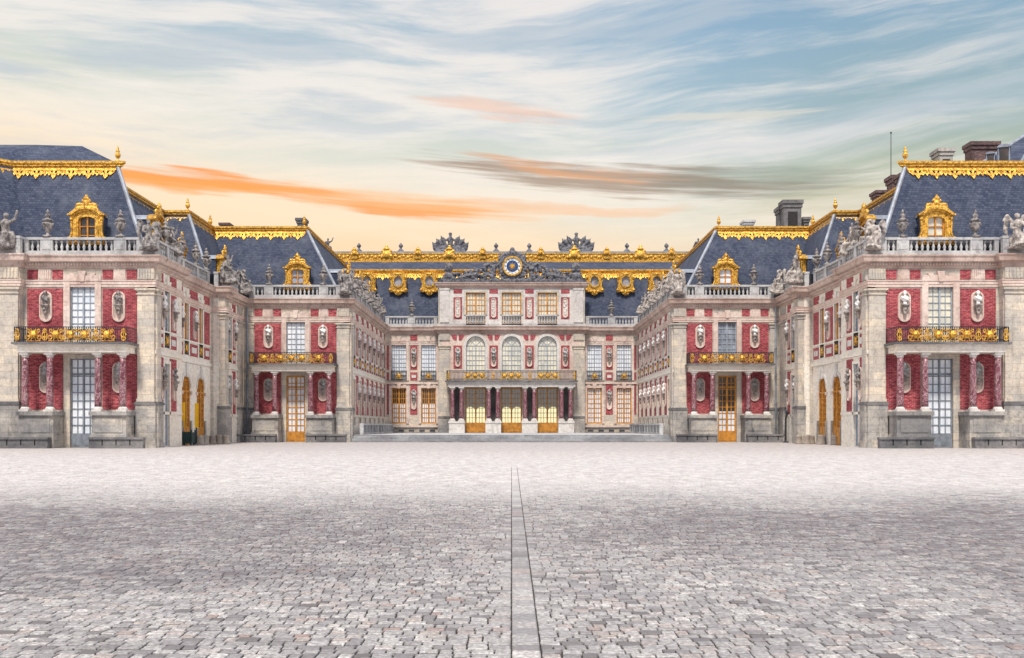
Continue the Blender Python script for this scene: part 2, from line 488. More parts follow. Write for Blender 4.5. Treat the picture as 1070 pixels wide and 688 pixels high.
def bust_mesh():
    m = MB()
    m.ball((0, -.02, .78), (.125, .15, .18), 10, 8)          # head
    m.ball((0, -.15, .76), (.03, .05, .05)); m.ball((0, .02, .86), (.15, .16, .13))  # nose, hair
    m.cone((0, 0, .45), (0, -.01, .7), .1, .08)
    m.ball((0, 0, .38), (.29, .17, .2), 12, 8); m.ball((.2, 0, .4), (.14, .13, .13)); m.ball((-.2, 0, .4), (.14, .13, .13))
    m.cone((0, 0, .02), (0, 0, .3), .08, .2)
    m.box(ID, -.13, .13, -.13, .13, -.06, .06)
    m.limb([(-.28, -.1, .5), (0, -.2, .32), (.26, -.12, .2)], [.05, .06, .05])
    return fuse(m, 'bust', .035)
def console_mesh():
    m = MB()
    m.box(ID, -.3, .3, -.06, .26, -.14, -.04)
    m.box(ID, -.24, .24, -.06, .2, -.24, -.14)
    m.prism(Fr(0, 0, 0), [(-.19, -.24), (.19, -.24), (.13, -.62), (.05, -.8), (-.05, -.8), (-.13, -.62)], -.06, .12)
    m.ball((0, -.13, -.4), (.12, .09, .13)); m.ball((0, -.08, -.72), (.07, .07, .1))
    return m.mesh('console')
def plaque_mesh(w=.86, h=2.1):
    m = MB(); r = w/2
    pts = [(r*cos(a), h-r+r*sin(a)) for a in [pi*i/10 for i in range(11)]] + [(-r*cos(a), r-r*sin(a)) for a in [pi*i/10 for i in range(11)]]
    # outer ring and recessed field
    N = len(pts); inn = [((u)*.78, h/2+(z-h/2)*(1-.22*w/h)) for u, z in pts]
    for i in range(N):
        j = (i+1) % N
        if abs(pts[i][0]-pts[j][0])+abs(pts[i][1]-pts[j][1]) < 1e-5: continue
        m.prism(ID, [pts[i], pts[j], inn[j], inn[i]], .0, .13)
    q = [p for k, p in enumerate(inn) if k not in (11,)] if abs(inn[10][0]-inn[11][0])+abs(inn[10][1]-inn[11][1]) < 1e-5 else inn
    m.prism(ID, q, 0, .055)
    return m.mesh('niche_plaque')

def figure(kind):
    m = MB()
    if kind == 'seated_raised':      # seated goddess, one arm raised
        m.box(ID, -.5, .5, -.35, .5, 0, .25); m.ball((0, .1, .45), (.5, .42, .45))
        m.limb([(0, .1, .85), (0, .05, 1.2), (.02, 0, 1.5)], [.3, .23, .27])
        m.ball((.02, -.03, 1.62), (.33, .17, .15))
        m.limb([(.03, -.03, 1.66), (.05, -.05, 1.82)], [.09, .08]); m.ball((.06, -.08, 1.95), (.13, .15, .18)); m.ball((.06, .02, 2.02), (.16, .16, .14))
        m.limb([(.16, -.05, .8), (.22, -.55, .82), (.2, -.62, .25), (.2, -.72, .1)], [.2, .17, .11, .09])
        m.limb([(-.16, -.05, .8), (-.2, -.5, .86), (-.1, -.75, .3), (-.1, -.85, .15)], [.2, .17, .11, .09])
        m.limb([(.33, -.03, 1.6), (.62, -.12, 1.75), (.78, -.2, 2.1), (.8, -.22, 2.2)], [.12, .09, .07, .08])
        m.limb([(-.3, -.03, 1.6), (-.48, -.1, 1.25), (-.3, -.42, 1.05)], [.12, .09, .07])
        m.cone((0, -.2, .75), (0, -.5, .05), .34, .42); m.ball((.35, .1, .6), (.25, .3, .5))
        m.limb([(-.3, .15, 1.5), (-.5, .2, 1.0), (-.55, .1, .4)], [.1, .18, .16])
    elif kind == 'winged':           # seated victory with wings and a shield
        m.box(ID, -.55, .55, -.35, .5, 0, .25); m.ball((0, .1, .5), (.48, .42, .45))
        m.limb([(0, .1, .85), (-.03, .04, 1.2), (-.05, 0, 1.5)], [.28, .22, .26]); m.ball((-.05, -.03, 1.6), (.31, .17, .15))
        m.limb([(-.05, -.03, 1.65), (-.05, -.06, 1.82)], [.09, .08]); m.ball((-.06, -.1, 1.94), (.13, .15, .17)); m.ball((-.05, 0, 2.0), (.16, .15, .14))
        for sg in (-1, 1):
            m.limb([(sg*.15, .15, 1.5), (sg*.5, .3, 2.0), (sg*.72, .32, 1.75)], [.1, .13, .06]); m.limb([(sg*.5, .3, 2.0), (sg*.62, .3, 1.2), (sg*.5, .28, .8)], [.12, .14, .05])
            m.limb([(sg*.15, -.05, .8), (sg*.24, -.52, .8), (sg*.2, -.62, .2)], [.2, .16, .1])
            m.limb([(sg*.3-.05, -.03, 1.58), (sg*.45, -.15, 1.25), (sg*.3, -.45, 1.15)], [.11, .09, .07])
        m.cone((0, -.2, .75), (0, -.5, .05), .32, .44); m.ball((.35, -.5, .95), (.3, .1, .36))
    elif kind == 'reclining':
        m.box(ID, -.8, .8, -.3, .35, 0, .22); m.ball((.25, .05, .4), (.55, .35, .35))
        m.limb([(.1, 0, .7), (.4, 0, 1.05), (.5, -.02, 1.3)], [.28, .22, .25]); m.ball((.5, -.02, 1.4), (.22, .27, .16))
        m.limb([(.5, -.05, 1.42), (.5, -.1, 1.58)], [.09, .08]); m.ball((.48, -.14, 1.72), (.14, .14, .17)); m.ball((.52, -.06, 1.8), (.15, .15, .12))
        m.limb([(0, -.1, .65), (-.5, -.3, .75), (-.75, -.35, .2)], [.2, .15, .09]); m.limb([(0, .1, .62), (-.6, .05, .6), (-1.0, -.1, .25)], [.2, .15, .09])
        m.limb([(.62, -.1, 1.35), (.75, -.15, .95), (.65, -.3, .6)], [.11, .09, .07]); m.limb([(.4, .15, 1.38), (.0, -.25, 1.25), (-.3, -.35, 1.45)], [.11, .09, .07])
        m.ball((-.35, 0, .45), (.5, .3, .3))
    elif kind == 'standing':         # figure with a staff
        m.box(ID, -.35, .35, -.35, .35, 0, .15)
        m.cone((0, 0, .1), (0, 0, 1.0), .36, .25); m.limb([(0, 0, 1.0), (0, 0, 1.25), (.02, -.02, 1.55)], [.24, .2, .26]); m.ball((.02, -.02, 1.66), (.32, .17, .14))
        m.limb([(.02, -.03, 1.7), (.03, -.05, 1.88)], [.09, .08]); m.ball((.03, -.07, 2.0), (.13, .15, .18)); m.ball((.03, 0, 2.07), (.15, .15, .12))
        m.limb([(-.3, 0, 1.62), (-.5, -.1, 1.3), (-.35, -.35, 1.15)], [.11, .09, .07]); m.limb([(.32, 0, 1.62), (.55, -.12, 1.45), (.55, -.2, 1.9)], [.11, .09, .07])
        m.cone((.56, -.22, .2), (.56, -.2, 2.4), .05, .05); m.limb([(-.25, .1, 1.5), (-.38, .15, .8), (-.3, .1, .2)], [.12, .17, .14])
        m.limb([(.1, -.2, 1.0), (.15, -.32, .6), (.13, -.25, .12)], [.18, .13, .09])
    elif kind == 'trophy_group':     # group of arms and flags round a figure
        m.box(ID, -1.9, 1.9, -.5, .5, 0, .35)
        m.limb([(0, 0, .2), (0, 0, 1.0), (0, 0, 1.8)], [.45, .32, .36]); m.ball((0, 0, 2.25), (.2, .2, .25)); m.ball((0, 0, 2.5), (.26, .2, .18))
        for sg in (-1, 1):
            for k, (a, L) in enumerate([(.5, 1.9), (.85, 2.0), (1.15, 2.2), (1.35, 2.0)]):
                p = (sg*.15, .1*k-.15, .3); q = (sg*(.15+L*sin(a)), .1*k-.15, .3+L*cos(a))
                m.cone(p, q, .16, .30 if k % 2 else .22); m.ball((q[0]*.9, q[1], q[2]*.88), (.34, .16, .34)); m.cone(q, (q[0]+sg*.18, q[1], q[2]+.35), .16, .03)
            m.limb([(sg*.3, -.1, 1.8), (sg*.8, -.2, 1.5), (sg*1.0, -.2, 1.9)], [.16, .13, .12])
            m.ball((sg*.9, -.1, .55), (.5, .35, .45)); m.ball((sg*1.5, 0, .4), (.4, .3, .3))
    return m

FM = {}
for kname, vox in (('seated_raised', .042), ('winged', .042), ('reclining', .042), ('standing', .042), ('trophy_group', .08)):
    FM[kname] = fuse(figure(kname), 'statue_'+kname, vox)
URN = urn_mesh(); URN.materials.append(M['statue'])
BUST = bust_mesh(); CONS = console_mesh(); CONS.materials.append(M['console'])
PLAQ = plaque_mesh(); PLAQ.materials.append(M['trim'])
PLAQN = plaque_mesh(.62, 2.3); PLAQN.materials.append(M['trim'])
def colored(me, mat):
    c = me.copy(); c.materials.clear(); c.materials.append(M[mat]); return c
FMP = {k: colored(v, 'statue_pale') for k, v in FM.items()}
FMD = {k: colored(v, 'statue_dark') for k, v in FM.items()}
FMG = {k: colored(v, 'gold') for k, v in FM.items()}
for v in FM.values(): v.materials.append(M['statue'])
BW = colored(BUST, 'bust_white'); BG = colored(BUST, 'bust_grey'); BT = colored(BUST, 'statue')

def thing_mesh(name, me, label, cat, loc, th=0.0, sc=1.0, group=None):
    o = bpy.data.objects.new(name, me); COL.objects.link(o)
    o.location = loc; o.rotation_euler = (0, 0, th); o.scale = (sc, sc, sc) if isinstance(sc, (int, float)) else sc
    o['label'] = label; o['category'] = cat
    if group: o['group'] = group
    return o
def bust(F, u, w, z, me, label, group):
    o = thing_mesh('bust', me, label, 'bust', F.P(u, w+.16, z), F.th, .92, group)
    c = bpy.data.objects.new('console', CONS); COL.objects.link(c); c.parent = o
    return o
ORD = ['first', 'second', 'third', 'fourth', 'fifth', 'sixth', 'seventh', 'eighth', 'ninth', 'tenth']

# gilded dormer: local origin at base centre of its front, facing -Y
def dormer_meshes():
    f = MB(); L = ID
    f.box(L, -.9, -.58, -.3, .12, .5, 2.45); f.box(L, .58, .9, -.3, .12, .5, 2.45)
    f.box(L, -1.3, 1.3, -.3, .14, .42, .56)
    f.box(L, -.8, -.68, .12, .17, .6, 2.3); f.box(L, .68, .8, .12, .17, .6, 2.3)
    N = 10                                            # arched head of the opening
    for i in range(N):
        a0, a1 = pi*i/N, pi*(i+1)/N
        f.prism(L, [(.58*cos(a0), 2.15+.22*sin(a0)), (.58*cos(a1), 2.15+.22*sin(a1)), (.58*cos(a1), 2.5), (.58*cos(a0), 2.5)], -.3, .12)
    for r0, r1, w1 in ((1.0, 1.2, .32), (.86, 1.0, .2)):   # segmental pediment
        for i in range(N):
            a0, a1 = R(28)+R(124)*i/N, R(28)+R(124)*(i+1)/N
            k = lambda r, a: (r*1.12*cos(a), 2.05+r*.82*sin(a))
            f.prism(L, [k(r1, a0), k(r1, a1), k(r0, a1), k(r0, a0)], -.35, w1)
    pts = [(.9*cos(a)*1.1, 2.5+.42*sin(a)) for a in [pi*i/8 for i in range(9)]]
    f.prism(L, pts, -.3, .08)
    f.box(L, -1.28, -.9, -.3, .3, 2.44, 2.56); f.box(L, .9, 1.28, -.3, .3, 2.44, 2.56)
    for sg in (-1, 1):                                # scrolls and side volutes
        f.prism(L, [(sg*.9, .52), (sg*1.30, .52), (sg*1.36, .7), (sg*1.2, .9), (sg*1.05, 1.4), (sg*1.08, 2.0), (sg*1.12, 2.42), (sg*.9, 2.42)][::sg], -.1, .12)
        f.ball((sg*1.22, -.12, .76), (.22, .16, .24)); f.ball((sg*1.04, -.12, 2.2), (.12, .14, .16))
        f.limb([(sg*1.2, -.12, .7), (sg*1.02, -.12, 1.3), (sg*1.04, -.12, 2.0)], [.11, .07, .09])
    frame = f.mesh('frame')
    o = MB()
    o.ball((0, -.15, 3.28), (.22, .2, .24)); o.ball((0, -.18, 3.62), (.22, .16, .15)); o.ball((0, -.15, 3.8), (.1, .1, .1)); o.ball((0, -.25, 2.98), (.16, .12, .12))
    for sg in (-1, 1):
        o.limb([(sg*.15, -.12, 3.15), (sg*.45, -.14, 3.22), (sg*.68, -.12, 3.08)], [.11, .14, .12]); o.ball((sg*.62, -.15, 3.2), .12)
        o.limb([(sg*.15, -.2, 3.0), (sg*.5, -.22, 2.98), (sg*.82, -.2, 2.86)], [.07, .08, .06]); o.ball((sg*.25, -.15, 3.48), .1)
    orn = fuse(o, 'ornament', .05)
    b = MB()                                          # slate body with barrel roof
    b.box(L, -.95, .95, -3.3, -.36, 0, 2.5)
    pts = [(1.02*cos(a), 2.5+.45*sin(a)) for a in [pi*i/10 for i in range(11)]]
    body = b.mesh('cheeks'); body.materials.append(M['slate'])
    c = MB(); c.prism(L, pts, -3.3, -.36); barrel = c.mesh('barrel_roof'); barrel.materials.append(M['lead'])
    frame.materials.append(M['gold']); orn.materials.append(M['gold'])
    return frame, orn, body, barrel
DM = dormer_meshes()
def dormer(par, F, u, w, z, pane='pane_dark'):
    o = place('dormer', DM[0], par, F.P(u, w, z), F.th)
    for nm, me in (('ornament', DM[1]), ('cheeks', DM[2]), ('barrel_roof', DM[3])):
        c = bpy.data.objects.new(nm, me); COL.objects.link(c); c.parent = o
    k = ('dw', pane)
    if k not in _wc:
        f = MB(); L = ID
        f.box(L, -.58, -.5, -.15, -.05, .42, 2.36); f.box(L, .5, .58, -.15, -.05, .42, 2.36); f.box(L, -.5, .5, -.15, -.05, .42, .5)
        f.box(L, -.05, .05, -.15, -.03, .5, 2.36)
        for z_ in (1.1, 1.72): f.box(L, -.5, -.05, -.15, -.06, z_-.03, z_+.03); f.box(L, .05, .5, -.15, -.06, z_-.03, z_+.03)
        g = MB(); g.box(L, -.56, .56, -.2, -.16, .44, 2.37)
        fm = f.mesh('window_frame'); fm.materials.append(M['wood']); gm = g.mesh('pane'); gm.materials.append(M[pane])
        _wc[k] = (fm, gm)
    for nm, me in (('window_frame', _wc[k][0]), ('pane', _wc[k][1])):
        c = bpy.data.objects.new(nm, me); COL.objects.link(c); c.parent = o
    return o

def sun_mesh(h):
    """gilded sun mask between scrolls, h high"""
    g = MB(); F = ID; w = 0; zc = h*.48
    def ring(uc, z_, r, t=.045):
        N = 9
        for i in range(N):
            a0, a1 = 2*pi*i/N, 2*pi*(i+1)/N; k = r-t*1.5
            g.prism(F, [(uc+r*cos(a0), z_+r*sin(a0)), (uc+r*cos(a1), z_+r*sin(a1)), (uc+k*cos(a1), z_+k*sin(a1)), (uc+k*cos(a0), z_+k*sin(a0))], -.02, .05)
    g.lathe(F, 0, .02, [(.02, zc-.3), (.2, zc-.22), (.27, zc), (.2, zc+.22), (.02, zc+.3)], 8)
    for i in range(8):
        a = 2*pi*i/8+.39
        g.prism(F, [(.2*cos(a-.3), zc+.2*sin(a-.3)), (h*.47*cos(a), zc+h*.44*sin(a)), (.2*cos(a+.3), zc+.2*sin(a+.3))], -.01, .06)
    for sg in (-1, 1):
        ring(sg*.40, h*.3, .17); ring(sg*.34, h*.74, .12)
    g.box(F, -.5, .5, -.015, .03, h*.06, h*.1)
    me = g.mesh('gilded_ornament'); me.materials.append(M['gold']); return me
_sun = {}
def railing(par, F, u0, u1, w, z0, z1, suns, full=True):
    m = MB(); h = z1-z0
    m.box(F, u0, u1, w-.03, w+.03, z1-.05, z1); m.box(F, u0, u1, w-.02, w+.02, z0+.06, z0+.1); m.box(F, u0, u1, w-.02, w+.02, z1-.22, z1-.16); m.box(F, u0, u1, w-.02, w+.02, z0+.14, z0+.2)
    n = max(2, int((u1-u0)/.15))
    for i in range(n+1):
        u = u0+(u1-u0)*i/n; m.box(F, u-.024, u+.024, w-.013, w+.013, z0, z1-.05)
    if full:
        for u in (u0, u1):
            m.box(F, u-.02, u+.02, .12, w, z1-.05, z1-.002); m.box(F, u-.016, u+.016, .12, w, z0+.06, z0+.1)
            k = int(w/.22)
            for i in range(k): m.box(F, u-.013, u+.013, .15+.22*i, .176+.22*i, z0, z1-.05)
    o = part('balcony_railing', m, 'iron', par)
    key = round(h, 2)
    if key not in _sun: _sun[key] = sun_mesh(h)
    def orn(me, u):
        x, y, z = F.P(u, w+.03, z0); c = bpy.data.objects.new('gilded_ornament', me); COL.objects.link(c); c.parent = o
        c.location = (x, y, z); c.rotation_euler = (0, 0, F.th)
    for u in suns:
        orn(_sun[key], u)
        if not full:
            q = o.children[-1] if o.children else None
            if q: q.scale = (.8, .45, .8); q.location.z += .1*h
    if full:
        k2 = ('p', key)
        if k2 not in _sun:
            g = MB()
            g.box(ID, -.03, .03, -.01, .05, .08, h-.2)
            for zz, rr in ((h*.22, .16), (h*.48, .2), (h*.74, .14)):
                for i in range(8):
                    a0, a1 = 2*pi*i/8, 2*pi*(i+1)/8; q = rr-.065
                    g.prism(ID, [(rr*cos(a0), zz+rr*sin(a0)), (rr*cos(a1), zz+rr*sin(a1)), (q*cos(a1), zz+q*sin(a1)), (q*cos(a0), zz+q*sin(a0))], -.02, .05)
            me = g.mesh('gilded_ornament'); me.materials.append(M['gold']); _sun[k2] = me
        orn(_sun[k2], u0+.2); orn(_sun[k2], u1-.2)
        mids = sorted(list(suns))
        for a, b in zip(mids[:-1], mids[1:]):
            if b-a > 1.3: orn(_sun[k2], (a+b)/2)
    return o

def bpanel(par, F, u0, u1, z0, z1, w=0.0, t=.035):
    m = MB(); m.box(F, u0, u1, w-.02, w+t, z0, z1); return part('brick_panel', m, 'brick', par)

def column(par, F, u, w, z0, z1, r):
    h = z1-z0; m = MB()
    m.box(F, u-r*1.45, u+r*1.45, w-r*1.45, w+r*1.45, z0, z0+.14)
    m.lathe(F, u, w, [(r*1.35, z0+.14), (r*1.35, z0+.22), (r*1.08, z0+.28), (r*1.05, z0+.32)], 16)
    m.lathe(F, u, w, [(r*.88, z1-.34), (r*1.0, z1-.3), (r*.95, z1-.26), (r*1.3, z1-.14)], 16)
    m.box(F, u-r*1.35, u+r*1.35, w-r*1.35, w+r*1.35, z1-.14, z1)
    o = MB(); N = 8
    prof = [(r*(1.02-.16*(i/N)**1.6), z0+.32+(h-.66)*i/N) for i in range(N+1)]
    o.lathe(F, u, w, prof, 18)
    c = part('column', o, 'marble', par, smooth=True)
    part('capital_and_base', m, 'trim_pale', c)

def pilaster(par, F, u0, u1, w, z0=2.95, z1=10.9, zp=3.15, frieze=True, z00=0.0, mat='stone', ped=True):
    m = MB(); e = .12
    m.box(F, u0, u1, -.1, w, zp, z1-.33)
    m.box(F, u0-.07, u1+.07, -.1, w+.07, z1-.42, z1-.34); m.box(F, u0-.06, u1+.06, -.1, w+.06, z1-.2, z1-.12); m.box(F, u0-.14, u1+.14, -.1, w+.14, z1-.12, z1)
    m.box(F, u0, u1, -.1, w+.02, z1-.34, z1-.2)
    m.box(F, u0-.06, u1+.06, -.1, w+.06, zp-.0, zp+.2)
    if frieze:
        m.box(F, u0, u1, -.1, w-.02, z1+.62, 12.28); n = 6
        for i in range(n):
            a = u0+(u1-u0)*(i+.22)/n; m.box(F, a, a+(u1-u0)/n*.5, w-.02, w+.035, z1+.66, 12.22)
    o = part('pilaster', m, mat, par)
    if ped:
        p = MB(); p.box(F, u0-e, u1+e, -.1, w+e, z00, zp-.22); p.box(F, u0-e-.05, u1+e+.05, -.1, w+e+.05, z00, z00+.35)
        pp = part('pedestal', p, 'plinth', par); q = MB(); q.box(F, u0-e-.06, u1+e+.06, -.1, w+e+.06, zp-.22, zp-.06); q.box(F, u0-e, u1+e, -.1, w+e, zp-.06, zp)
        part('moulding', q, 'bench', pp)
    return o

def surround(m, F, uc, hw, z0, z1, w=.10, t=.34, key=True, ear=.0):
    """stone architrave round an opening"""
    m.box(F, uc-hw-t, uc-hw, -.02, w, z0, z1); m.box(F, uc+hw, uc+hw+t, -.02, w, z0, z1)
    m.box(F, uc-hw-t-ear, uc+hw+t+ear, -.02, w+.01, z1, z1+t*.9)
    if key:
        m.prism(F, [(uc-.14, z1-.06), (uc+.14, z1-.06), (uc+.26, z1+t+.22), (uc-.26, z1+t+.22)], -.02, w+.09)
        for sg in (-1, 1):
            a = [(uc+sg*.36, z1), (uc+sg*.62, z1), (uc+sg*.9, z1+t*.9+.12), (uc+sg*.55, z1+t*.9+.12)]
            m.prism(F, a, -.02, w+.03)

CORN = [(-.4, 12.28), (.10, 12.28), (.10, 12.38), (.20, 12.48), (.20, 12.62), (.46, 12.72), (.50, 12.95), (.58, 13.08), (.58, 13.16), (.30, 13.2), (-.4, 13.2)]
ARCH = [(-.02, 11.02), (.07, 11.02), (.07, 11.18), (.11, 11.2), (.11, 11.36), (.16, 11.42), (.16, 11.48), (-.02, 11.48)]
GUT = [(-.85, 13.2), (-.75, 13.2), (-.75, 14.2), (-.85, 14.3)]
GOLDC = [(-.5, 19.86), (.16, 19.86), (.20, 19.98), (.30, 20.04), (.30, 20.12), (.38, 20.22), (.38, 20.36), (.24, 20.43), (-.5, 20.44)]
def dentils(mb, F, u0, u1):
    n = int((u1-u0)/.2)
    for i in range(n):
        u = u0+(u1-u0)*(i+.25)/n; mb.box(F, u, u+.1, .18, .30, 12.5, 12.61)

def lambrequin(mb, path, sgn, z=19.9, out=.22, lean=.36):
    """pierced gilded fringe hanging below the cornice, following the lean of the roof"""
    def nrm(a, b):
        dx, dy = b[0]-a[0], b[1]-a[1]; L = math.hypot(dx, dy); return (-dy/L*sgn, dx/L*sgn), L
    for a, b in zip(path[:-1], path[1:]):
        (nx, ny), L = nrm(a, b); dx, dy = (b[0]-a[0])/L, (b[1]-a[1])/L
        if L < .8: continue
        n = max(1, round(L/1.30)); p = L/n
        F = Fr(a[0], a[1])
        def P(u, w, zz, a=a, dx=dx, dy=dy, nx=nx, ny=ny):
            w += (z-zz)*lean
            return (a[0]+dx*u+nx*w, a[1]+dy*u+ny*w, zz)
        F.P = P
        mb.box(F, -.05, L+.05, out-.1, out, z-.16, z)
        mb.box(F, -.05, L+.05, out, out+.05, z-.19, z-.13)
        def bar(u0, z0, u1, z1, t):
            l = math.hypot(u1-u0, z1-z0); ax, az = -(z1-z0)/l*t/2, (u1-u0)/l*t/2
            mb.prism(F, [(u0+ax, z0+az), (u1+ax, z1+az), (u1-ax, z1-az), (u0-ax, z0-az)], out-.06, out)
        for i in range(n):
            u = p*i; c = u+.5*p
            for sg in (-1, 1):
                bar(c+sg*.44*p, z-.14, c+sg*.02*p, z-.58, .15)      # the V of the big tassel
                bar(c+sg*.5*p, z-.16, c+sg*.26*p, z-.50, .13)       # the small V between
                mb.prism(F, [(c+sg*.26*p-.07, z-.16), (c+sg*.26*p+.07, z-.16), (c+sg*.26*p+.13, z-.42), (c+sg*.26*p, z-.58), (c+sg*.26*p-.13, z-.42)], out-.06, out+.03)
            mb.prism(F, [(u-.16, z-.36), (u+.16, z-.36), (u, z-.62)], out-.06, out+.02)
            mb.prism(F, [(c-.2, z-.42), (c+.2, z-.42), (c+.15, z-.62), (c, z-.84), (c-.15, z-.62)], out-.06, out+.03)
            mb.prism(F, [(c-.09, z-.2), (c+.09, z-.2), (c+.07, z-.42), (c, z-.5), (c-.07, z-.42)], out-.05, out+.05)

def strip(mb, a, b, r, n=6): mb.cone(a, b, r, r, n)
def skin(mb, A, B):
    """ruled surface between polylines A and B (same length)"""
    n = len(A); mb.add(list(A)+list(B), [(i, i+1, n+i+1, n+i) for i in range(n-1)])

def finial(par, x, y, z, h=1.5):
    m = MB(); k = h/1.5
    m.lathe(ID, 0, 0, [(r*k, t*k) for r, t in [(.28, 0), (.26, .1), (.1, .16), (.08, .3), (.2, .42), (.27, .62), (.24, .78), (.12, .86), (.18, .94), (.2, 1.02), (.08, 1.12), (.12, 1.22), (.09, 1.34), (.01, 1.5)]], 10)
    me = m.mesh('roof_finial', True); me.materials.append(M['gold'])
    return place('roof_finial', me, par, (x, y, z), 0)
SIDE = {-1: 'left', 1: 'right'}
Z0R, Z1R = 13.35, 20.4

# ------------------------------------------------------------------ the two-storey bay with a portico
def front_bay(par, F, s, which, uo, ui, wood_up, wood_dn, pane_up, pane_dn, solid, proj=None):
    """u=0 at the door, +u towards the court's middle; wall from uo to ui"""
    ww = .86
    wl = MB()
    wall(wl, F, uo, ui-.0, 0, 12.3, -.45, 0, [(-ww, ww, 0.0, 6.1), (-ww, ww, 7.04, 11.45)])
    part('wall', wl, 'stone', par)
    # upper and lower brick fields
    for a, b in ((-3.8, -1.36), (1.36, 3.72)):
        bpanel(par, F, a, b, 7.06, 10.9); bpanel(par, F, a, b, 2.62, 6.4)
        q = .72
        bpanel(par, F, a, a+q, 11.54, 12.2); bpanel(par, F, b-q, b, 11.54, 12.2)
    tr = MB()
    tr.box(F, -3.8, -1.36, -.02, .06, 2.35, 2.6); tr.box(F, 1.36, 3.72, -.02, .06, 2.35, 2.6)
    tr2 = tr
    for a, b in ((-3.8+.78, -1.36-.78), (1.36+.78, 3.72-.78)):       # fluted blocks of the frieze
        tr = MB(); tr.box(F, a, b, -.02, .06, 11.52, 12.27)
        n = 6
        for i in range(n): u = a+(b-a)*(i+.25)/n; tr.box(F, u, u+(b-a)/n*.5, .06, .1, 11.6, 12.2)
        part('frieze_block', tr, 'trim', par)
    tr = tr2
    part('stone_band', tr, 'trim', par)
    sr = MB(); surround(sr, F, 0, ww, 7.06, 11.45, .12, .42); part('window_surround', sr, 'trim', par)
    s2 = MB(); s2.box(F, -ww-.4, -ww, -.02, .1, 0, 6.1); s2.box(F, ww, ww+.4, -.02, .1, 0, 6.1); s2.box(F, -ww-.4, ww+.4, -.02, .1, 6.1, 6.4)
    part('door_surround', s2, 'stone', par)
    window(par, F, 0, ww*2, 7.04, 11.45, wood=wood_up, pane=pane_up, cols=4, rows=9)
    window(par, F, 0, ww*2, 0.03, 6.1, wood=wood_dn, pane=pane_dn, cols=4, rows=9, solid=solid, transom=1.05, name='door')
    # corner pilasters
    pilaster(par, F, 3.8, ui+.02, .16)
    if proj is None: pilaster(par, F, uo+.02, -3.9, .16)
    # portico
    e = MB(); e.box(F, -3.62, 3.62, .02, 1.82, 6.42, 6.86); e.box(F, -3.76, 3.76, .02, 2.0, 6.86, 6.95)
    sl = MB(); sl.box(F, -3.92, 3.92, .02, 2.15, 6.95, 7.09)
    po = part('portico', e, 'cream', par); part('balcony_slab', sl, 'bench', po)
    for u in (-3.28, -1.62, 1.62, 3.28): column(par, F, u, 1.45, 2.46, 6.42, .225)
    for sg in (-1, 1):
        a, b = sorted((sg*1.22, sg*3.66)); p = MB()
        p.box(F, a, b, .02, 1.85, 0, .9); p.box(F, a+.06, b-.06, .02, 1.72, .9, 2.2); p.box(F, a-.06, b+.06, .02, 1.92, 2.2, 2.46)
        p.box(F, a+.3, b-.3, 1.72, 1.76, 1.05, 2.05)
        part('column_pedestal', p, 'plinth', par)
    railing(par, F, -3.75, 3.75, 2.0, 7.09, 8.12, (-2.45, -.95, 0, .95, 2.45))
    # plaques + busts
    for lv, zz in ((0, 8.62), (1, 3.75)):
        for sg in (-1, 1):
            place('niche_plaque', PLAQ, par, F.P(sg*2.5, .03, zz), F.th)
    names = {(-1, 0): 'upper outer', (1, 0): 'upper inner', (-1, 1): 'lower outer', (1, 1): 'lower inner'}
    for lv, zz, me in ((0, 9.85, BW if (s > 0 or which == 'inner') else BT), (1, 5.0, BG)):
        for sg in (-1, 1):
            pos = 'beside the upper window, on the side %s the courtyard' % ('towards' if sg > 0 else 'away from') if lv == 0 else \
                  'behind the marble columns, on the side %s the courtyard' % ('towards' if sg > 0 else 'away from')
            bust(F, sg*2.5, .06, zz, me, '%s bust on the %s %s pavilion front, %s, %s side' % ('pale' if lv == 0 else 'grey', 'far' if which == 'inner' else 'near', SIDE[s], 'upstairs' if lv == 0 else 'behind marble columns', ('right' if sg*(-s) > 0 else 'left')), 'busts on brackets along the palace walls')
    # benches
    for sg in (-1, 1):
        a, b = sorted((sg*1.32, sg*5.0)); bn = MB()
        bn.box(F, a, b, 1.9, 2.45, .60, .74); bn.box(F, a+.05, b-.05, 1.9, 2.42, .0, .2)
        n = 4
        for i in range(n):
            u = a+(b-a)*(i+.5)/n; bn.box(F, u-.42, u+.42, 1.9, 2.36, .2, .6)
        thing_mesh('stone_bench', _m(bn, 'bench'), 'dark stone bench at the %s %s pavilion front, %s its door' % ('far' if which == 'inner' else 'near', SIDE[s], ('right of' if sg*(-s) > 0 else 'left of')), 'bench', (0, 0, 0), group='stone benches at the pavilion feet')
def _m(mb, mat):
    me = mb.mesh('mesh'); me.materials.append(M[mat]); return me
def recenter(o):
    """move a thing's origin to its base centre"""
    me = o.data; c = [min(v.co[i] for v in me.vertices) for i in range(3)]; d = [max(v.co[i] for v in me.vertices) for i in range(3)]
    p = Vector(((c[0]+d[0])/2, (c[1]+d[1])/2, c[2])); me.transform(Matrix.Translation(-p)); o.location = p

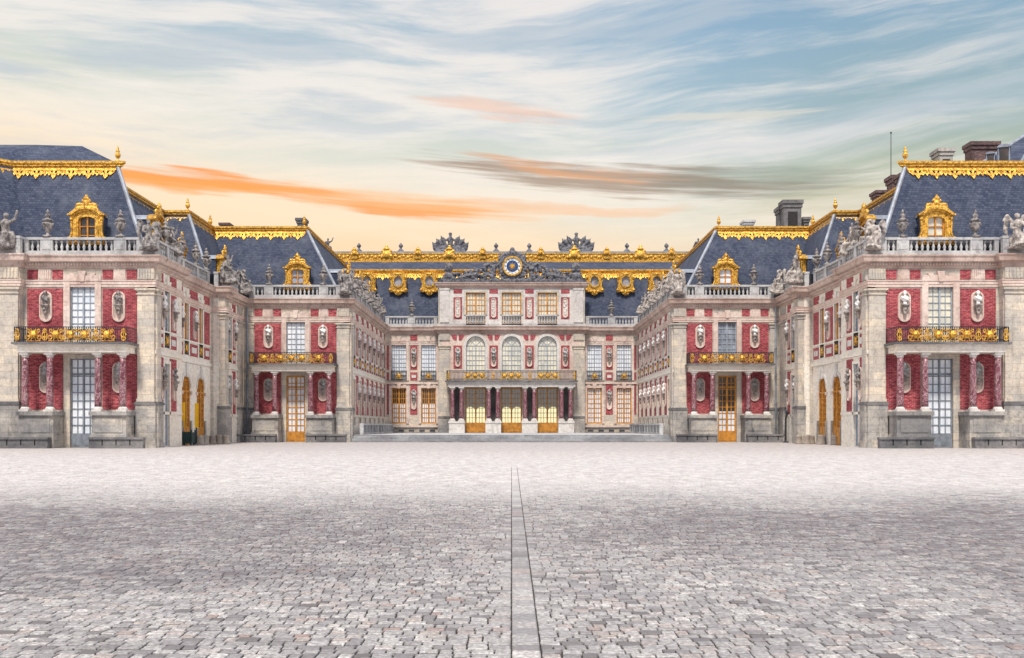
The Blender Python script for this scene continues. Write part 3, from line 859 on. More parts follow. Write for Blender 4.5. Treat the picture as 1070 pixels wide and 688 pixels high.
def side_wall(par, F, s, length, wins, panels, piers, arches=(), ww=1.1, lab='', wood_up='wood_pale', wood_dn='wood_pale', tall_low=True, base=0.0, rail=True, pane_up='pane_grey', pane_dn='pane_grey', busts=True, narrow=False, bme=None, cream=False):
    hw = ww/2; ops = []
    for u in wins:
        ops.append((u-hw, u+hw, 7.04, 11.45))
        if not arches: ops.append((u-hw, u+hw, base+.9 if narrow else .05, 5.9))
    for u in arches: ops.append((u-1.02, u+1.02, 0, 5.5))
    wl = MB(); wall(wl, F, 0, length, 0, 12.3, -.45, 0, ops)
    for u in arches: arch_fill(wl, F, u, 1.02, 4.48, 5.5, -.45, 0)
    part('wall', wl, 'cream', par)
    tr = MB()
    tr.box(F, 0, length, -.02, .09, 6.44, 6.72); tr.box(F, 0, length, -.02, .06, 2.3, 2.5) if not arches else None
    tr.box(F, 0, length, -.02, .05, 8.05, 8.2) if not narrow else None
    part('string_course', tr, 'cream', par)
    for u in wins:
        sr = MB(); surround(sr, F, u, hw, 7.0, 11.45, .06, .24); part('window_surround', sr, 'cream', par)
        window(par, F, u, ww, 7.04, 11.45, wood=wood_up, pane=pane_up, cols=4, rows=9)
        if rail: railing(par, F, u-hw, u+hw, .02, 7.04, 8.1, (u,), full=False)
        if not arches:
            s2 = MB(); surround(s2, F, u, hw, base+.9 if narrow else 0, 5.9, .06, .24, key=False); part('window_surround', s2, 'cream', par)
            window(par, F, u, ww, base+.9 if narrow else .05, 5.9, wood=wood_dn, pane=pane_dn, cols=4, rows=8)
    for u0, u1, hasb in panels:
        bpanel(par, F, u0, u1, 8.24, 10.9); bpanel(par, F, u0, u1, 11.54, 12.2)
        bpanel(par, F, u0, u1, 7.0, 7.95)
        bx = MB(); c = (u0+u1)/2; q = (u1-u0)*.3; bx.box(F, c-q, c+q, -.02, .07, 7.25, 7.7); part('stone_block', bx, 'trim_pale', par)
        if not arches: bpanel(par, F, u0, u1, 2.54, 6.3)
        if hasb:
            place('niche_plaque', PLAQN, par, F.P(c, .03, 8.35), F.th)
            if not arches: place('niche_plaque', PLAQN, par, F.P(c, .03, 3.3), F.th)
    for u0, u1, w in piers: pilaster(par, F, u0, u1, w)
    for i, u in enumerate(arches):
        ar = MB(); N = 12
        for k in range(N):
            a0, a1 = pi*k/N, pi*(k+1)/N
            ar.prism(F, [(u+1.0*cos(a0), 4.48+1.0*sin(a0)), (u+1.0*cos(a1), 4.48+1.0*sin(a1)), (u+1.25*cos(a1), 4.48+1.25*sin(a1)), (u+1.25*cos(a0), 4.48+1.25*sin(a0))], -.02, .06)
        for sg in (-1, 1):
            im = MB(); a, b = sorted((u+sg*1.02, u+sg*1.32)); im.box(F, a, b, -.02, .12, 3.95, 4.2); part('impost', im, 'trim', par)
            im = MB(); im.box(F, a, b, -.02, .1, 0, 1.9); part('door_plinth', im, 'plinth', par)
        ar.prism(F, [(u-.14, 5.3), (u+.14, 5.3), (u+.22, 6.3), (u-.22, 6.3)], -.02, .14)
        part('arch_surround', ar, 'trim_pale', par)
        window(par, F, u, 2.04, 0.0, 5.5, back=-.12, wood='wood', pane='pane_lattice', cols=6, rows=8, arch=1.02, solid=1.4, transom=.3, name='arched_door')

# ------------------------------------------------------------------ buildings
OUT = {}; INN = {}
OUT[-1] = root('palace_wing', 'near left palace wing of red brick and pale stone with gilded roof edge', 'building', (-29.4, 72, 0))
OUT[1] = root('palace_wing', 'near right palace wing of red brick and pale stone with chimneys behind its roof', 'building', (29.4, 72, 0))
INN[-1] = root('palace_pavilion', 'far left palace pavilion with ochre wooden door, beside the marble court', 'building', (-19.8, 96.4, 0))
INN[1] = root('palace_pavilion', 'far right palace pavilion with ochre wooden door, beside the marble court', 'building', (19.8, 96.4, 0))
CEN = root('palace_central_block', 'central palace block with clock pediment, arched windows and gilded roof crest', 'building', (0, 124.1, 0))

for s in (-1, 1):
    o = OUT[s]; sd = SIDE[s]
    # --- near pavilion front (u=0 at x=29.4, +u toward the court)
    FA = Fr(s*29.4, 72, 0, -s)
    front_bay(o, FA, s, 'outer', -4.05, 4.9, 'wood_pale', 'wood_grey', 'pane_white' if s < 0 else 'pane_warm', 'pane_white', .95, proj=True)
    # projecting outer part
    FP = Fr(s*33.45, 71.4, 0, s)          # +u away from the court
    wl = MB(); wall(wl, FP, 0, 14.5, 0, 12.3, -1.05, 0, [(5.0, 6.7, 7.04, 11.45), (5.0, 6.7, .05, 5.9)]); part('wall', wl, 'stone', o)
    pilaster(o, FP, .05, 1.5, .16)
    for a, b in ((1.75, 4.6), (7.1, 9.8)):
        bpanel(o, FP, a, b, 8.2, 10.9); bpanel(o, FP, a, b, 2.62, 6.4); bpanel(o, FP, a, b, 7.0, 7.9); bpanel(o, FP, a, a+.72, 11.54, 12.2)
    sr = MB(); surround(sr, FP, 5.85, .85, 7.0, 11.45, .12, .36); part('window_surround', sr, 'trim', o)
    window(o, FP, 5.85, 1.7, 7.04, 11.45, cols=6, rows=10); window(o, FP, 5.85, 1.7, .05, 5.9, wood='wood_grey', cols=6, rows=9)
    pilaster(o, FP, 10.2, 11.6, .16)
    tr = MB(); tr.box(FP, 1.6, 14.5, -.02, .09, 6.44, 6.72); tr.box(FP, 1.6, 10.1, -.02, .06, 2.35, 2.6); part('string_course', tr, 'trim', o)
    bn = MB(); bn.box(FP, -.2, 3.2, .4, .95, .56, .7); bn.box(FP, 0, 3.0, .4, .8, 0, .14)
    for i in range(4): bn.box(FP, .05+.8*i, .7+.8*i, .4, .82, .14, .56)
    # --- returns along the court
    FR = Fr(s*24.5, 72, -s*pi/2, -s)
    side_wall(o, FR, s, 6.0, [2.55], [(1.02, 1.82, True), (3.25, 4.7, True)], [(.12, .95, .16)], lab=sd, pane_dn='pane_white')
    FB = Fr(s*25.3, 78, -s*pi/2, -s)
    side_wall(o, FB, s, 10.25, [3.6, 7.4], [(1.4, 2.75, True), (4.5, 6.55, True), (8.3, 9.9, False)], [], arches=[3.6, 7.4], lab=sd, cream=True, wood_up='wood', pane_up='pane_warm')
    FC = Fr(s*24.6, 88.2, -s*pi/2, -s)
    side_wall(o, FC, s, 8.15, [3.4], [(1.5, 2.6, True), (4.2, 5.3, True)], [(.02, 1.25, .5), (5.9, 7.3, .14)], lab=sd)
    # small front faces where the wall steps forward
    st = MB(); st.box(ID, min(s*25.75, s*25.06), max(s*25.75, s*25.06), -78.0, -77.5, 0, 12.3)
    F2 = Fr(s*24.6, 88.2, 0, s)
    st2 = MB(); st2.box(F2, .46, 1.2, -.45, 0, 0, 12.3); part('wall', st2, 'stone', o)
    # busts on the returns
    zz = {0: (9.75, 'upper'), 1: (4.75, 'lower')}
    k = 0
    for Fx, us, lv2 in ((FR, (1.55, 3.85), (0, 1)), (FB, (2.05, 5.5), (0,)), (FC, (2.05, 4.75), (0, 1))):
        for u in us:
            k += 1
            for lv in lv2:
                if lv == 1 and Fx is FR and u > 3 and s < 0: pass
                bust(Fx, u, .06, zz[lv][0], BW if lv == 0 else (BW if Fx is FC else BT),
                     '%s bust, %s row, %s wing wall facing the court, %s from the front' % ('white' if lv == 0 else 'stone', zz[lv][1], sd, ORD[k-1]),
                     'busts on brackets along the palace walls')
    # --- cornice, architrave
    path = [(s*48, 71.4), (s*33.45, 71.4), (s*33.45, 72), (s*24.5, 72), (s*24.5, 78), (s*25.3, 78), (s*25.3, 88.2), (s*24.0, 88.2), (s*24.0, 89.5), (s*24.6, 89.5), (s*24.6, 96.35)]
    c = MB(); sweep(c, path, CORN, s); co = part('cornice', c, 'cornice', o)
    a = MB(); sweep(a, path, ARCH, s); part('architrave', a, 'trim', o)
    a = MB(); sweep(a, path, GUT, s); part('roof_gutter', a, 'gutter', o)
    d = MB(); dentils(d, FA, -4.0, 4.9); dentils(d, FR, 0, 6); dentils(d, FB, 0, 10.1); dentils(d, FC, 1.4, 8.0); part('dentils', d, 'trim', co)['kind'] = 'stuff'
    # --- balustrades
    balustrade(o, FA, [('p', -4.05, -3.75), ('b', -3.75, -2.95), ('p', -2.95, -2.1), ('b', -2.1, 2.1), ('p', 2.1, 2.95), ('b', 2.95, 3.65), ('p', 3.65, 4.9)])
    balustrade(o, FP, [('p', 0, 1.3), ('b', 1.3, 4.6), ('p', 4.6, 5.2), ('b', 5.2, 9.5), ('p', 9.5, 10.5)])
    balustrade(o, FR, [('p', .45, 1.2), ('b', 1.2, 2.8), ('p', 2.8, 3.3), ('b', 3.3, 5.2), ('p', 5.2, 6.0)])
    balustrade(o, FB, [('p', -.2, .5), ('b', .5, 2.9), ('p', 2.9, 3.4), ('b', 3.4, 6.6), ('p', 6.6, 7.1), ('b', 7.1, 9.5), ('p', 9.5, 10.2)])
    balustrade(o, FC, [('p', 0, 1.3), ('b', 1.3, 3.6), ('p', 3.6, 4.2), ('b', 4.2, 7.0), ('p', 7.0, 8.2)])
    # --- roof
    B = [(33.0, 72.9), (25.4, 72.9), (25.6, 77.4), (27.4, 78.6), (27.4, 89.2), (25.5, 89.2), (25.5, 97.4)]
    T = [(35.6, 75.2), (28.3, 75.2), (28.9, 75.9), (30.7, 77.2), (30.7, 92.4), (28.5, 92.4), (28.5, 100.2)]
    if s < 0:
        B = [(48, 72.0), (34.4, 72.0)] + [(33.6, 72.9)] + B[1:]; T = [(48, 74.0), (36.9, 74.0)] + [(35.7, 75.2)] + T[1:]
    else:
        B = [(48, 72.9)] + B[1:]; T = [(48, 75.2)] + T[1:]
    zr = 22.9 if s < 0 else 20.7
    Rg = [(x+ (4.6 if i > (3 if s < 0 else 1) else 4.2), max(79.2, y) if i <= (3 if s < 0 else 1) else y) for i, (x, y) in enumerate(T)]
    zrs = [zr]*len(T)
    if s < 0:
        Rg = [(48, 79.2), (37, 79.2), (36, 79.2), (32.4, 79.2), (32.4, 80), (34.5, 81), (34.5, 94.5), (33, 97), (33, 104)]
        zrs = [22.7, 22.7, 22.7, 22.6, 22.6, 22.5, 21.3, 21.2, 21.0]
    b3 = [(s*x, y, Z0R) for x, y in B]; t3 = [(s*x, y, Z1R) for x, y in T]; r3 = [(s*x, y, z) for (x, y), z in zip(Rg, zrs)]
    rf = MB(); skin(rf, b3, t3); roof = part('roof', rf, 'slate', o)
    ru = MB(); skin(ru, [(x, y, z-.05) for x, y, z in t3], r3)
    back = [(s*48, 100, r3[0][2]-.4)]; 
    part('upper_roof', ru, 'slate' if s < 0 else 'slate', roof)
    hp = MB()
    hip_i = 3 if s < 0 else 1
    def hipstrip(i, r=.16):
        hp.cone(b3[i], t3[i], r, r*.9, 8)
    hipstrip(hip_i); part('lead_hip', hp, 'lead', roof)
    hp = MB(); hipstrip(hip_i+4); part('lead_hip', hp, 'lead', roof)
    tp = [(s*x, y) for x, y in T]
    g = MB(); sweep(g, tp, GOLDC, s); gc = part('gilded_cornice', g, 'gold', o)
    lm = MB(); lambrequin(lm, tp, s); part('gilded_fringe', lm, 'gold', gc)
    finial(o, s*28.2, 75.2, 20.4, 1.15); finial(o, s*28.5, 92.4, 20.4, 1.15); finial(o, s*28.7, 100.0, 20.4, 1.2)
    # dormers
    dormer(o, FA, 0, -.75, 13.6, 'pane_dark' if s < 0 else 'pane_warm')
    dormer(o, FP, 5.0, -.9, 13.6)
    dormer(o, FR, 3.2, -.9, 13.6); dormer(o, FB, 3.6, -2.0, 13.6); dormer(o, FB, 8.4, -2.0, 13.6); dormer(o, FC, 4.6, -.9, 13.6)
    # --- statues and urns on the outer wing
    FDs = []
    G1 = 'statues on the palace balustrades'; G2 = 'urns on the palace balustrades'
    th = -s*pi/2
    wp = 'white stone' if s > 0 else 'weathered stone'; SM = FMP if s > 0 else FM
    def st(kind, Fx, u, lab, z=13.5, sc=1.14, w=.18, rot=0.0):
        if Fx is FR or Fx is FB: z, w, sc = 14.0, -.5, 1.0
        if FDs and Fx is FDs[-1]: z, w, sc = 14.35, -.2, .88
        thing_mesh('statue', SM[kind], lab, 'statue', Fx.P(u, w, z), Fx.th+rot, sc, G1)
    st('seated_raised' if s < 0 else 'winged', Fr(s*34.35, 71.4), 0, wp+' seated figure above the outermost pilaster of the near %s wing' % sd)
    st('winged', FA, 4.6, wp+' winged figure at the front corner of the near %s wing' % sd, rot=-s*.6, sc=1.0)
    st('reclining', FR, 1.6, wp+' reclining figure just behind the front corner of the near %s wing' % sd)
    st('seated_raised', FR, 5.2, wp+' seated figure with raised arm at the first step back of the %s wing' % sd)
    st('standing', FB, .8, wp+' standing figure with staff just past the first step back of the %s wing' % sd, sc=1.1)
    st('seated_raised', FC, .6, wp+' seated figure on the projecting pier halfway along the %s wing' % sd, w=.5)
    st('winged', FC, 7.4, wp+' winged figure at the inner corner where the %s wing meets the far pavilion' % sd, sc=1.05)
    def urn(Fx, u, lab, w=-.22, sc=.98):
        thing_mesh('stone_urn', URN, lab, 'urn', Fx.P(u, w, 14.44), Fx.th, sc, G2)
    urn(FA, -2.5, 'stone urn left of the gilded dormer on the near %s wing front' % sd if s < 0 else 'stone urn right of the gilded dormer on the near right wing front')
    urn(FA, 2.5, 'stone urn right of the gilded dormer on the near left wing front' if s < 0 else 'stone urn left of the gilded dormer on the near right wing front')
    urn(FR, 3.05, 'stone urn on the %s wing balustrade facing the court, first from the front' % sd)
    urn(FB, 3.15, 'stone urn on the %s wing balustrade facing the court, second from the front' % sd)
    urn(FB, 6.85, 'stone urn on the %s wing balustrade facing the court, third from the front' % sd)
    urn(FB, 9.8, 'stone urn on the %s wing balustrade facing the court, fourth from the front' % sd)
    urn(FC, 3.9, 'stone urn on the %s wing balustrade facing the court, fifth from the front' % sd)

    FDs = []
    # =============== inner pavilion
    o = INN[s]
    FI = Fr(s*19.8, 96.4, 0, -s)
    front_bay(o, FI, s, 'inner', -4.78, 4.9, 'wood_pale', 'wood', 'pane_white' if s < 0 else 'pane_grey', 'pane_white' if s < 0 else 'pane_low', .95 if s < 0 else 1.0)
    FD = Fr(s*14.9, 96.4, -s*pi/2, -s)
    FDs.append(FD)
    wins = [2.9+3.65*k for k in range(7)]
    pans = [(w_+1.0, w_+2.65, True) for w_ in wins[:-1]] + [(26.1, 26.9, False)]
    pans = [(1.1, 1.85, False)] + pans
    side_wall(o, FD, s, 27.2, wins, pans, [(.12, .95, .16)], ww=1.35, lab=sd, cream=True, base=.65, narrow=True, pane_up='pane_white', pane_dn='pane_grey', wood_up='wood_pale', wood_dn='wood')
    for k, w_ in enumerate(wins[:-1]):
        for lv in (0, 1):
            bust(FD, w_+1.82, .06, (9.75, 4.7)[lv], BW, 'white bust, %s row, %s wall of the marble court, %s from the front' % (('upper', 'lower')[lv], sd, ORD[k]), 'busts on brackets along the palace walls')
    path = [(s*25.3, 96.4), (s*14.9, 96.4), (s*14.9, 124.0)]
    c = MB(); sweep(c, path, CORN, s); co = part('cornice', c, 'cornice', o)
    a = MB(); sweep(a, path, ARCH, s); part('architrave', a, 'trim', o)
    a = MB(); sweep(a, path, GUT, s); part('roof_gutter', a, 'gutter', o)
    d = MB(); dentils(d, FI, -4.0, 4.9); dentils(d, FD, 0, 27); part('dentils', d, 'trim', co)['kind'] = 'stuff'
    balustrade(o, FI, [('p', -4.3, -3.75), ('b', -3.75, -2.95), ('p', -2.95, -2.1), ('b', -2.1, 2.1), ('p', 2.1, 2.95), ('b', 2.95, 3.65), ('p', 3.65, 4.9)])
    segs = [('p', .45, 1.4)]; u = 1.4
    while u < 26.5:
        v = min(u+3.0, 26.9); segs.append(('b', u, v)); segs.append(('p', v, min(v+.6, 27.4))); u = v+.6
    balustrade(o, FD, segs, seg=6)
    B = [(25.5, 97.3), (15.8, 97.3), (15.8, 125.0)]; T = [(28.5, 99.8), (19.6, 99.8), (19.6, 127.3)]; Rg = [(28, 104), (23, 104), (23, 131)]
    b3 = [(s*x, y, Z0R) for x, y in B]; t3 = [(s*x, y, Z1R) for x, y in T]; r3 = [(s*x, y, 20.75) for x, y in Rg]
    rf = MB(); skin(rf, b3, t3); roof = part('roof', rf, 'slate', o)
    ru = MB(); skin(ru, [(x, y, z-.05) for x, y, z in t3], r3); part('upper_roof', ru, 'lead', roof)
    hp = MB(); hp.cone(b3[1], t3[1], .16, .15, 8); part('lead_hip', hp, 'lead', roof)
    tp = [(s*x, y) for x, y in T]
    g = MB(); sweep(g, tp, GOLDC, s); gc = part('gilded_cornice', g, 'gold', o)
    lm = MB(); lambrequin(lm, tp, s); part('gilded_fringe', lm, 'gold', gc)
    finial(o, s*19.7, 99.8, 20.4, 1.1)
    dormer(o, FI, 0, -.75, 13.6, 'pane_grey' if s < 0 else 'pane_white')
    for u in (4.7, 12.0, 19.3): dormer(o, FD, u, -.9, 13.6)
    kinds = ['winged', 'seated_raised', 'reclining', 'standing', 'winged', 'seated_raised', 'reclining', 'winged', 'standing', 'seated_raised']
    st('winged', FI, 4.6, wp+' winged figure at the front corner of the far %s pavilion' % sd, sc=1.1)
    for k in range(9):
        st(kinds[(k+1) % 10], FD, 2.3+2.75*k, '%s figure above the %s wall of the marble court, %s from the front' % (wp, sd, ORD[k]), sc=1.08)
    urn(FI, -2.5, 'stone urn on the far %s pavilion balustrade, on the outer side of its dormer' % sd)
    urn(FI, 2.5, 'stone urn on the far %s pavilion balustrade, on the court side of its dormer' % sd)
    # drain pipe at the inner corner
    dp = MB(); x = s*24.2
    dp.cone((x, 96.1, .1), (x, 96.1, 12.3), .085, .085, 8)
    for z in (1.2, 3.5, 6, 8.5, 11): dp.cone((x, 96.1, z), (x, 96.1, z+.12), .13, .13, 8)
    part('drainpipe', dp, 'lead', INN[s])

# =================== central block
Fc = Fr(0, 124.1, 0, 1); Fa = Fr(0, 123.1, 0, 1)
for s in (-1, 1):
    ops = [(s*x-.87, s*x+.87, z0, z1) for x in (9.8, 13.3) for z0, z1 in ((6.85, 11.5), (1.75, 5.95))]
    wl = MB(); a, b = sorted((s*8.2, s*15.35)); wall(wl, Fc, a, b, .6, 12.3, -.45, 0, ops); part('wall', wl, 'stone', CEN)
    for x in (9.8, 13.3):
        sr = MB(); surround(sr, Fc, s*x, .87, 6.85, 11.5, .12, .3); part('window_surround', sr, 'trim', CEN)
        s2 = MB(); surround(s2, Fc, s*x, .87, 1.75, 5.95, .12, .3); part('window_surround', s2, 'trim', CEN)
        window(CEN, Fc, s*x, 1.74, 6.85, 11.5, cols=6, rows=9, pane='pane_white')
        window(CEN, Fc, s*x, 1.74, 1.75, 5.95, cols=6, rows=7, wood='wood', pane='pane_white' if s > 0 else 'pane_half')
        railing(CEN, Fc, s*x-.9, s*x+.9, .16, 6.85, 8.0, (s*x,), full=False)
    c = s*11.55
    for z0, z1 in ((8.1, 10.95), (6.85, 7.8), (2.8, 6.4), (11.54, 12.2)): bpanel(CEN, Fc, c-.42, c+.42, z0, z1)
    bx = MB(); bx.box(Fc, c-.25, c+.25, -.02, .08, 7.15, 7.5); part('stone_block', bx, 'trim_pale', CEN)
    for c2 in (s*14.62,):
        for z0, z1 in ((8.1, 10.95), (6.85, 7.8), (2.8, 6.4)): bpanel(CEN, Fc, c2-.12, c2+.12, z0, z1)
    place('niche_plaque', PLAQN, CEN, Fc.P(c, .03, 8.4), 0); place('niche_plaque', PLAQN, CEN, Fc.P(c, .03, 3.4), 0)
    for lv in (0, 1):
        bust(Fc, c, .06, (9.7, 4.9)[lv], BG, 'grey bust between the two %s windows %s of the central portico' % (('upper', 'lower')[lv], SIDE[s]), 'busts on brackets along the palace walls')
    tr = MB(); a, b = sorted((s*8.7, s*14.85)); tr.box(Fc, a, b, -.02, .14, 6.42, 6.62); tr.box(Fc, a, b, -.02, .16, 1.3, 1.5); part('string_course', tr, 'trim', CEN)
    bn = MB(); bn.box(Fc, a+.1, b-.1, .3, .85, 1.02, 1.14)
    for i in range(5):
        u = a+(b-a)*(i+.5)/5; bn.box(Fc, u-.3, u+.3, .3, .7, .65, 1.02)
    thing_mesh('stone_bench', _m(bn, 'bench'), 'dark stone bench under the windows %s of the central doors' % SIDE[s], 'bench', (0, 0, 0), group='stone benches at the pavilion feet')
    a, b = sorted((s*8.75, s*14.9)); 
    balustrade(CEN, Fc, [('p', a, a+.45), ('b', a+.45, (a+b)/2-.45), ('p', (a+b)/2-.45, (a+b)/2+.45), ('b', (a+b)/2+.45, b-.45), ('p', b-.45, b)], w=-.1)
    thing_mesh('stone_urn', URN, 'stone urn on the low balustrade %s of the clock storey' % SIDE[s], 'urn', (s*11.8, 124.2, 14.44), 0, 1.0, 'urns on the palace balustrades')
    # avant-corps pilaster and returns
    a, b = sorted((s*7.25, s*8.45)); pilaster(CEN, Fa, a, b, .14, z00=.65, zp=2.6)
    a, b = sorted((s*7.3, s*8.4)); pl = MB(); pl.box(Fa, a, b, -.1, .12, 13.6, 17.4); pl.box(Fa, a-.06, b+.06, -.1, .18, 17.4, 17.6); part('attic_pilaster', pl, 'trim_pale', CEN)
    rt = MB(); a, b = sorted((s*8.15, s*8.6)); rt.box(Fa, a, b, -1.0, 0, .6, 17.8); part('wall', rt, 'stone', CEN)

wl = MB()
CX = (-4.2, 0, 4.2)
wall(wl, Fa, -8.15, 8.15, .6, 13.25, -.45, 0, [(x-1.22, x+1.22, .65, 5.95) for x in CX]+[(x-1.12, x+1.12, 6.8, 12.0) for x in CX])
for x in CX: arch_fill(wl, Fa, x, 1.12, 10.88, 12.0, -.45, 0)
part('wall', wl, 'trim', CEN)
atc = MB(); wall(atc, Fa, -8.15, 8.15, 13.25, 17.8, -.45, 0, [(x-1.14, x+1.14, 13.5, 17.1) for x in CX]); part('attic_wall', atc, 'trim_pale', CEN)
for i, x in enumerate(CX):
    ar = MB(); N = 14
    for k in range(N):
        a0, a1 = pi*k/N, pi*(k+1)/N
        ar.prism(Fa, [(x+1.1*cos(a0), 10.88+1.1*sin(a0)), (x+1.1*cos(a1), 10.88+1.1*sin(a1)), (x+1.42*cos(a1), 10.88+1.42*sin(a1)), (x+1.42*cos(a0), 10.88+1.42*sin(a0))], -.02, .13)
    ar.box(Fa, x-1.42, x-1.12, -.02, .13, 6.8, 10.88); ar.box(Fa, x+1.12, x+1.42, -.02, .13, 6.8, 10.88)
    part('window_surround', ar, 'trim_pale', CEN)
    window(CEN, Fa, x, 2.24, 6.8, 12.0, cols=6, rows=7, arch=1.12, pane='pane_warm')
    window(CEN, Fa, x, 2.44, .66, 5.95, cols=6, rows=7, wood='wood', pane='clear', solid=1.2, name='door')
    sf = MB(); surround(sf, Fa, x, 1.14, 14.5, 17.1, .1, .22, key=False); part('window_surround', sf, 'stone', CEN)
    window(CEN, Fa, x, 2.28, 13.5, 17.1, cols=6, rows=5, wood='wood', pane='pane_warm')
    # attic balconet
    ab = MB(); ab.box(Fa, x-1.14, x+1.14, -.12, .12, 13.3, 13.5); ab.box(Fa, x-1.14, x+1.14, -.12, .14, 14.32, 14.5); bo = part('balustrade', ab, 'blocking', CEN)
    bl = MB(); mesh_baluster_run(bl, Fa, x-1.12, x+1.12, 0.0, 13.5, 14.32, .32); part('balusters', bl, 'blocking', bo, smooth=True)
# vestibule seen through the glass doors, daylight in its rear windows
vb = MB()
vb.box(Fa, -7, 7, -6.2, -6.0, .6, 6.3); vb.box(Fa, -7, -6.8, -6, -.46, .6, 6.3); vb.box(Fa, 6.8, 7, -6, -.46, .6, 6.3); vb.box(Fa, -7, 7, -6, -.46, 6.1, 6.3); vb.box(Fa, -7, 7, -6, -.3, .58, .64)
vo = part('vestibule', vb, 'interior', CEN)
for x in CX:
    gp = MB(); hw = 1.25; N = 12; x2 = x*1.05+.02
    for sg in (-1, 1):
        c = x2+sg*.66
        pts = [(c+.6*cos(pi*i/N), 3.2+.6*sin(pi*i/N)) for i in range(N+1)] + [(c-.6, 1.3), (c+.6, 1.3)]
        gp.prism(Fa, pts, -6.0, -5.93)
    part('rear_window', gp, 'glow', vo)
# panels between the arches and attic windows
for x in (-6.3, -2.1, 2.1, 6.3):
    bpanel(CEN, Fa, x-.5, x+.5, 8.2, 10.9); place('niche_plaque', PLAQN, CEN, Fa.P(x, .03, 8.4), 0)
    for sg in (-1, 1):
        m = MB(); m.prism(Fa, [(x+sg*.12, 12.15), (x+sg*.78, 12.15), (x+sg*.62, 11.75), (x+sg*.42, 11.5), (x+sg*.12, 11.5)], -.02, .05) ; part('brick_panel', m, 'brick', CEN)
    bpanel(CEN, Fa, x-.5, x+.5, 17.0-.0, 17.5); bpanel(CEN, Fa, x-.5, x+.5, 14.0, 16.55)
    pq = place('niche_plaque', PLAQN, CEN, Fa.P(x, .03, 14.15), 0)
for i, x in enumerate((-6.3, -2.1, 2.1, 6.3)):
    bust(Fa, x, .06, 9.7, BG, 'grey bust beside the arched windows of the central block, %s from the left' % ORD[i], 'busts on brackets along the palace walls')
    # relief trophies of the attic
    m = MB()
    for k in range(6): m.ball((x+random.uniform(-.1, .1), 123.0, 14.6+.28*k), (.16, .05, .17), 8, 6)
    part('carved_relief', m, 'trim_pale', CEN, smooth=True)
# cornices
path = [(14.95, 124.1), (8.6, 124.1), (8.6, 123.1), (-8.6, 123.1), (-8.6, 124.1), (-14.95, 124.1)]
c = MB(); sweep(c, path, CORN, 1); part('cornice', c, 'cornice', CEN)
a = MB(); sweep(a, [(14.95, 124.1), (8.6, 124.1)], ARCH, 1); sweep(a, [(-8.6, 124.1), (-14.95, 124.1)], ARCH, 1); part('architrave', a, 'trim', CEN)
ATC = [(-.4, 17.6), (.08, 17.6), (.12, 17.75), (.35, 17.9), (.42, 18.1), (.5, 18.2), (.5, 18.27), (-.4, 18.3)]
c = MB(); sweep(c, [(8.6, 124.6), (8.6, 123.1), (-8.6, 123.1), (-8.6, 124.6)], ATC, 1); part('attic_cornice', c, 'cornice', CEN)
bb = MB(); sweep(bb, [(8.6, 124.0), (8.6, 123.1), (-8.6, 123.1), (-8.6, 124.0)], [(-.3, 13.2), (.12, 13.2), (.12, 13.45), (-.3, 13.45)], 1); part('attic_base', bb, 'blocking', CEN)
# portico of the centre
e = MB(); e.box(Fa, -7.35, 7.35, .02, 2.3, 5.98, 6.42); e.box(Fa, -7.5, 7.5, .02, 2.45, 6.42, 6.55)
sl = MB(); sl.box(Fa, -7.65, 7.65, .02, 2.6, 6.55, 6.7)
po = part('portico', e, 'trim_pale', CEN); part('balcony_slab', sl, 'bench', po)
for x in (-6.3, -2.1, 2.1, 6.3):
    for dx in (-.52, .52):
        column(CEN, Fa, x+dx, 1.95, 2.0, 5.98, .24)
        column(CEN, Fa, x+dx, .55, 2.0, 5.98, .2)
    q = MB(); q.box(Fa, x-.62, x+.62, -.02, .05, 2.1, 5.9); part('niche_shade_panel', q, 'bench', CEN)  # dark plate paints in the shade of the niche behind the columns
    p = MB(); p.box(Fa, x-.9, x+.9, .2, 2.35, .62, 1.78); p.box(Fa, x-.96, x+.96, .2, 2.42, 1.78, 2.0); part('column_pedestal', p, 'trim_pale', CEN)
railing(CEN, Fa, -7.45, 7.45, 2.4, 6.7, 7.85, (-5.0, -4.2, -3.4, -.8, 0, .8, 3.4, 4.2, 5.0))
# roof of the centre
rf = MB(); skin(rf, [(-27, 125, 13.35), (27, 125, 13.35)], [(-27, 127.3, Z1R), (27, 127.3, Z1R)]); roof = part('roof', rf, 'slate', CEN)
ru = MB(); skin(ru, [(-27, 127.3, Z1R-.02), (27, 127.3, Z1R-.02)], [(-27, 131.3, 22.0), (27, 131.3, 22.0)]); part('upper_roof', ru, 'slate', roof)
rb = MB(); rb.box(ID, -27, 27, -134, -131.6, 21.5, 23.35); part('roof_ridge', rb, 'lead', roof)
g = MB(); sweep(g, [(27, 127.3), (-27, 127.3)], GOLDC, 1); gc = part('gilded_cornice', g, 'gold', CEN)
gb = MB(); gb.box(Fr(0, 127.3), -24, 24, -.6, .26, 19.52, 19.86); part('gilded_band', gb, 'gold', gc)
lm = MB(); lambrequin(lm, [(24, 127.3), (-24, 127.3)], 1); part('gilded_fringe', lm, 'gold', gc)
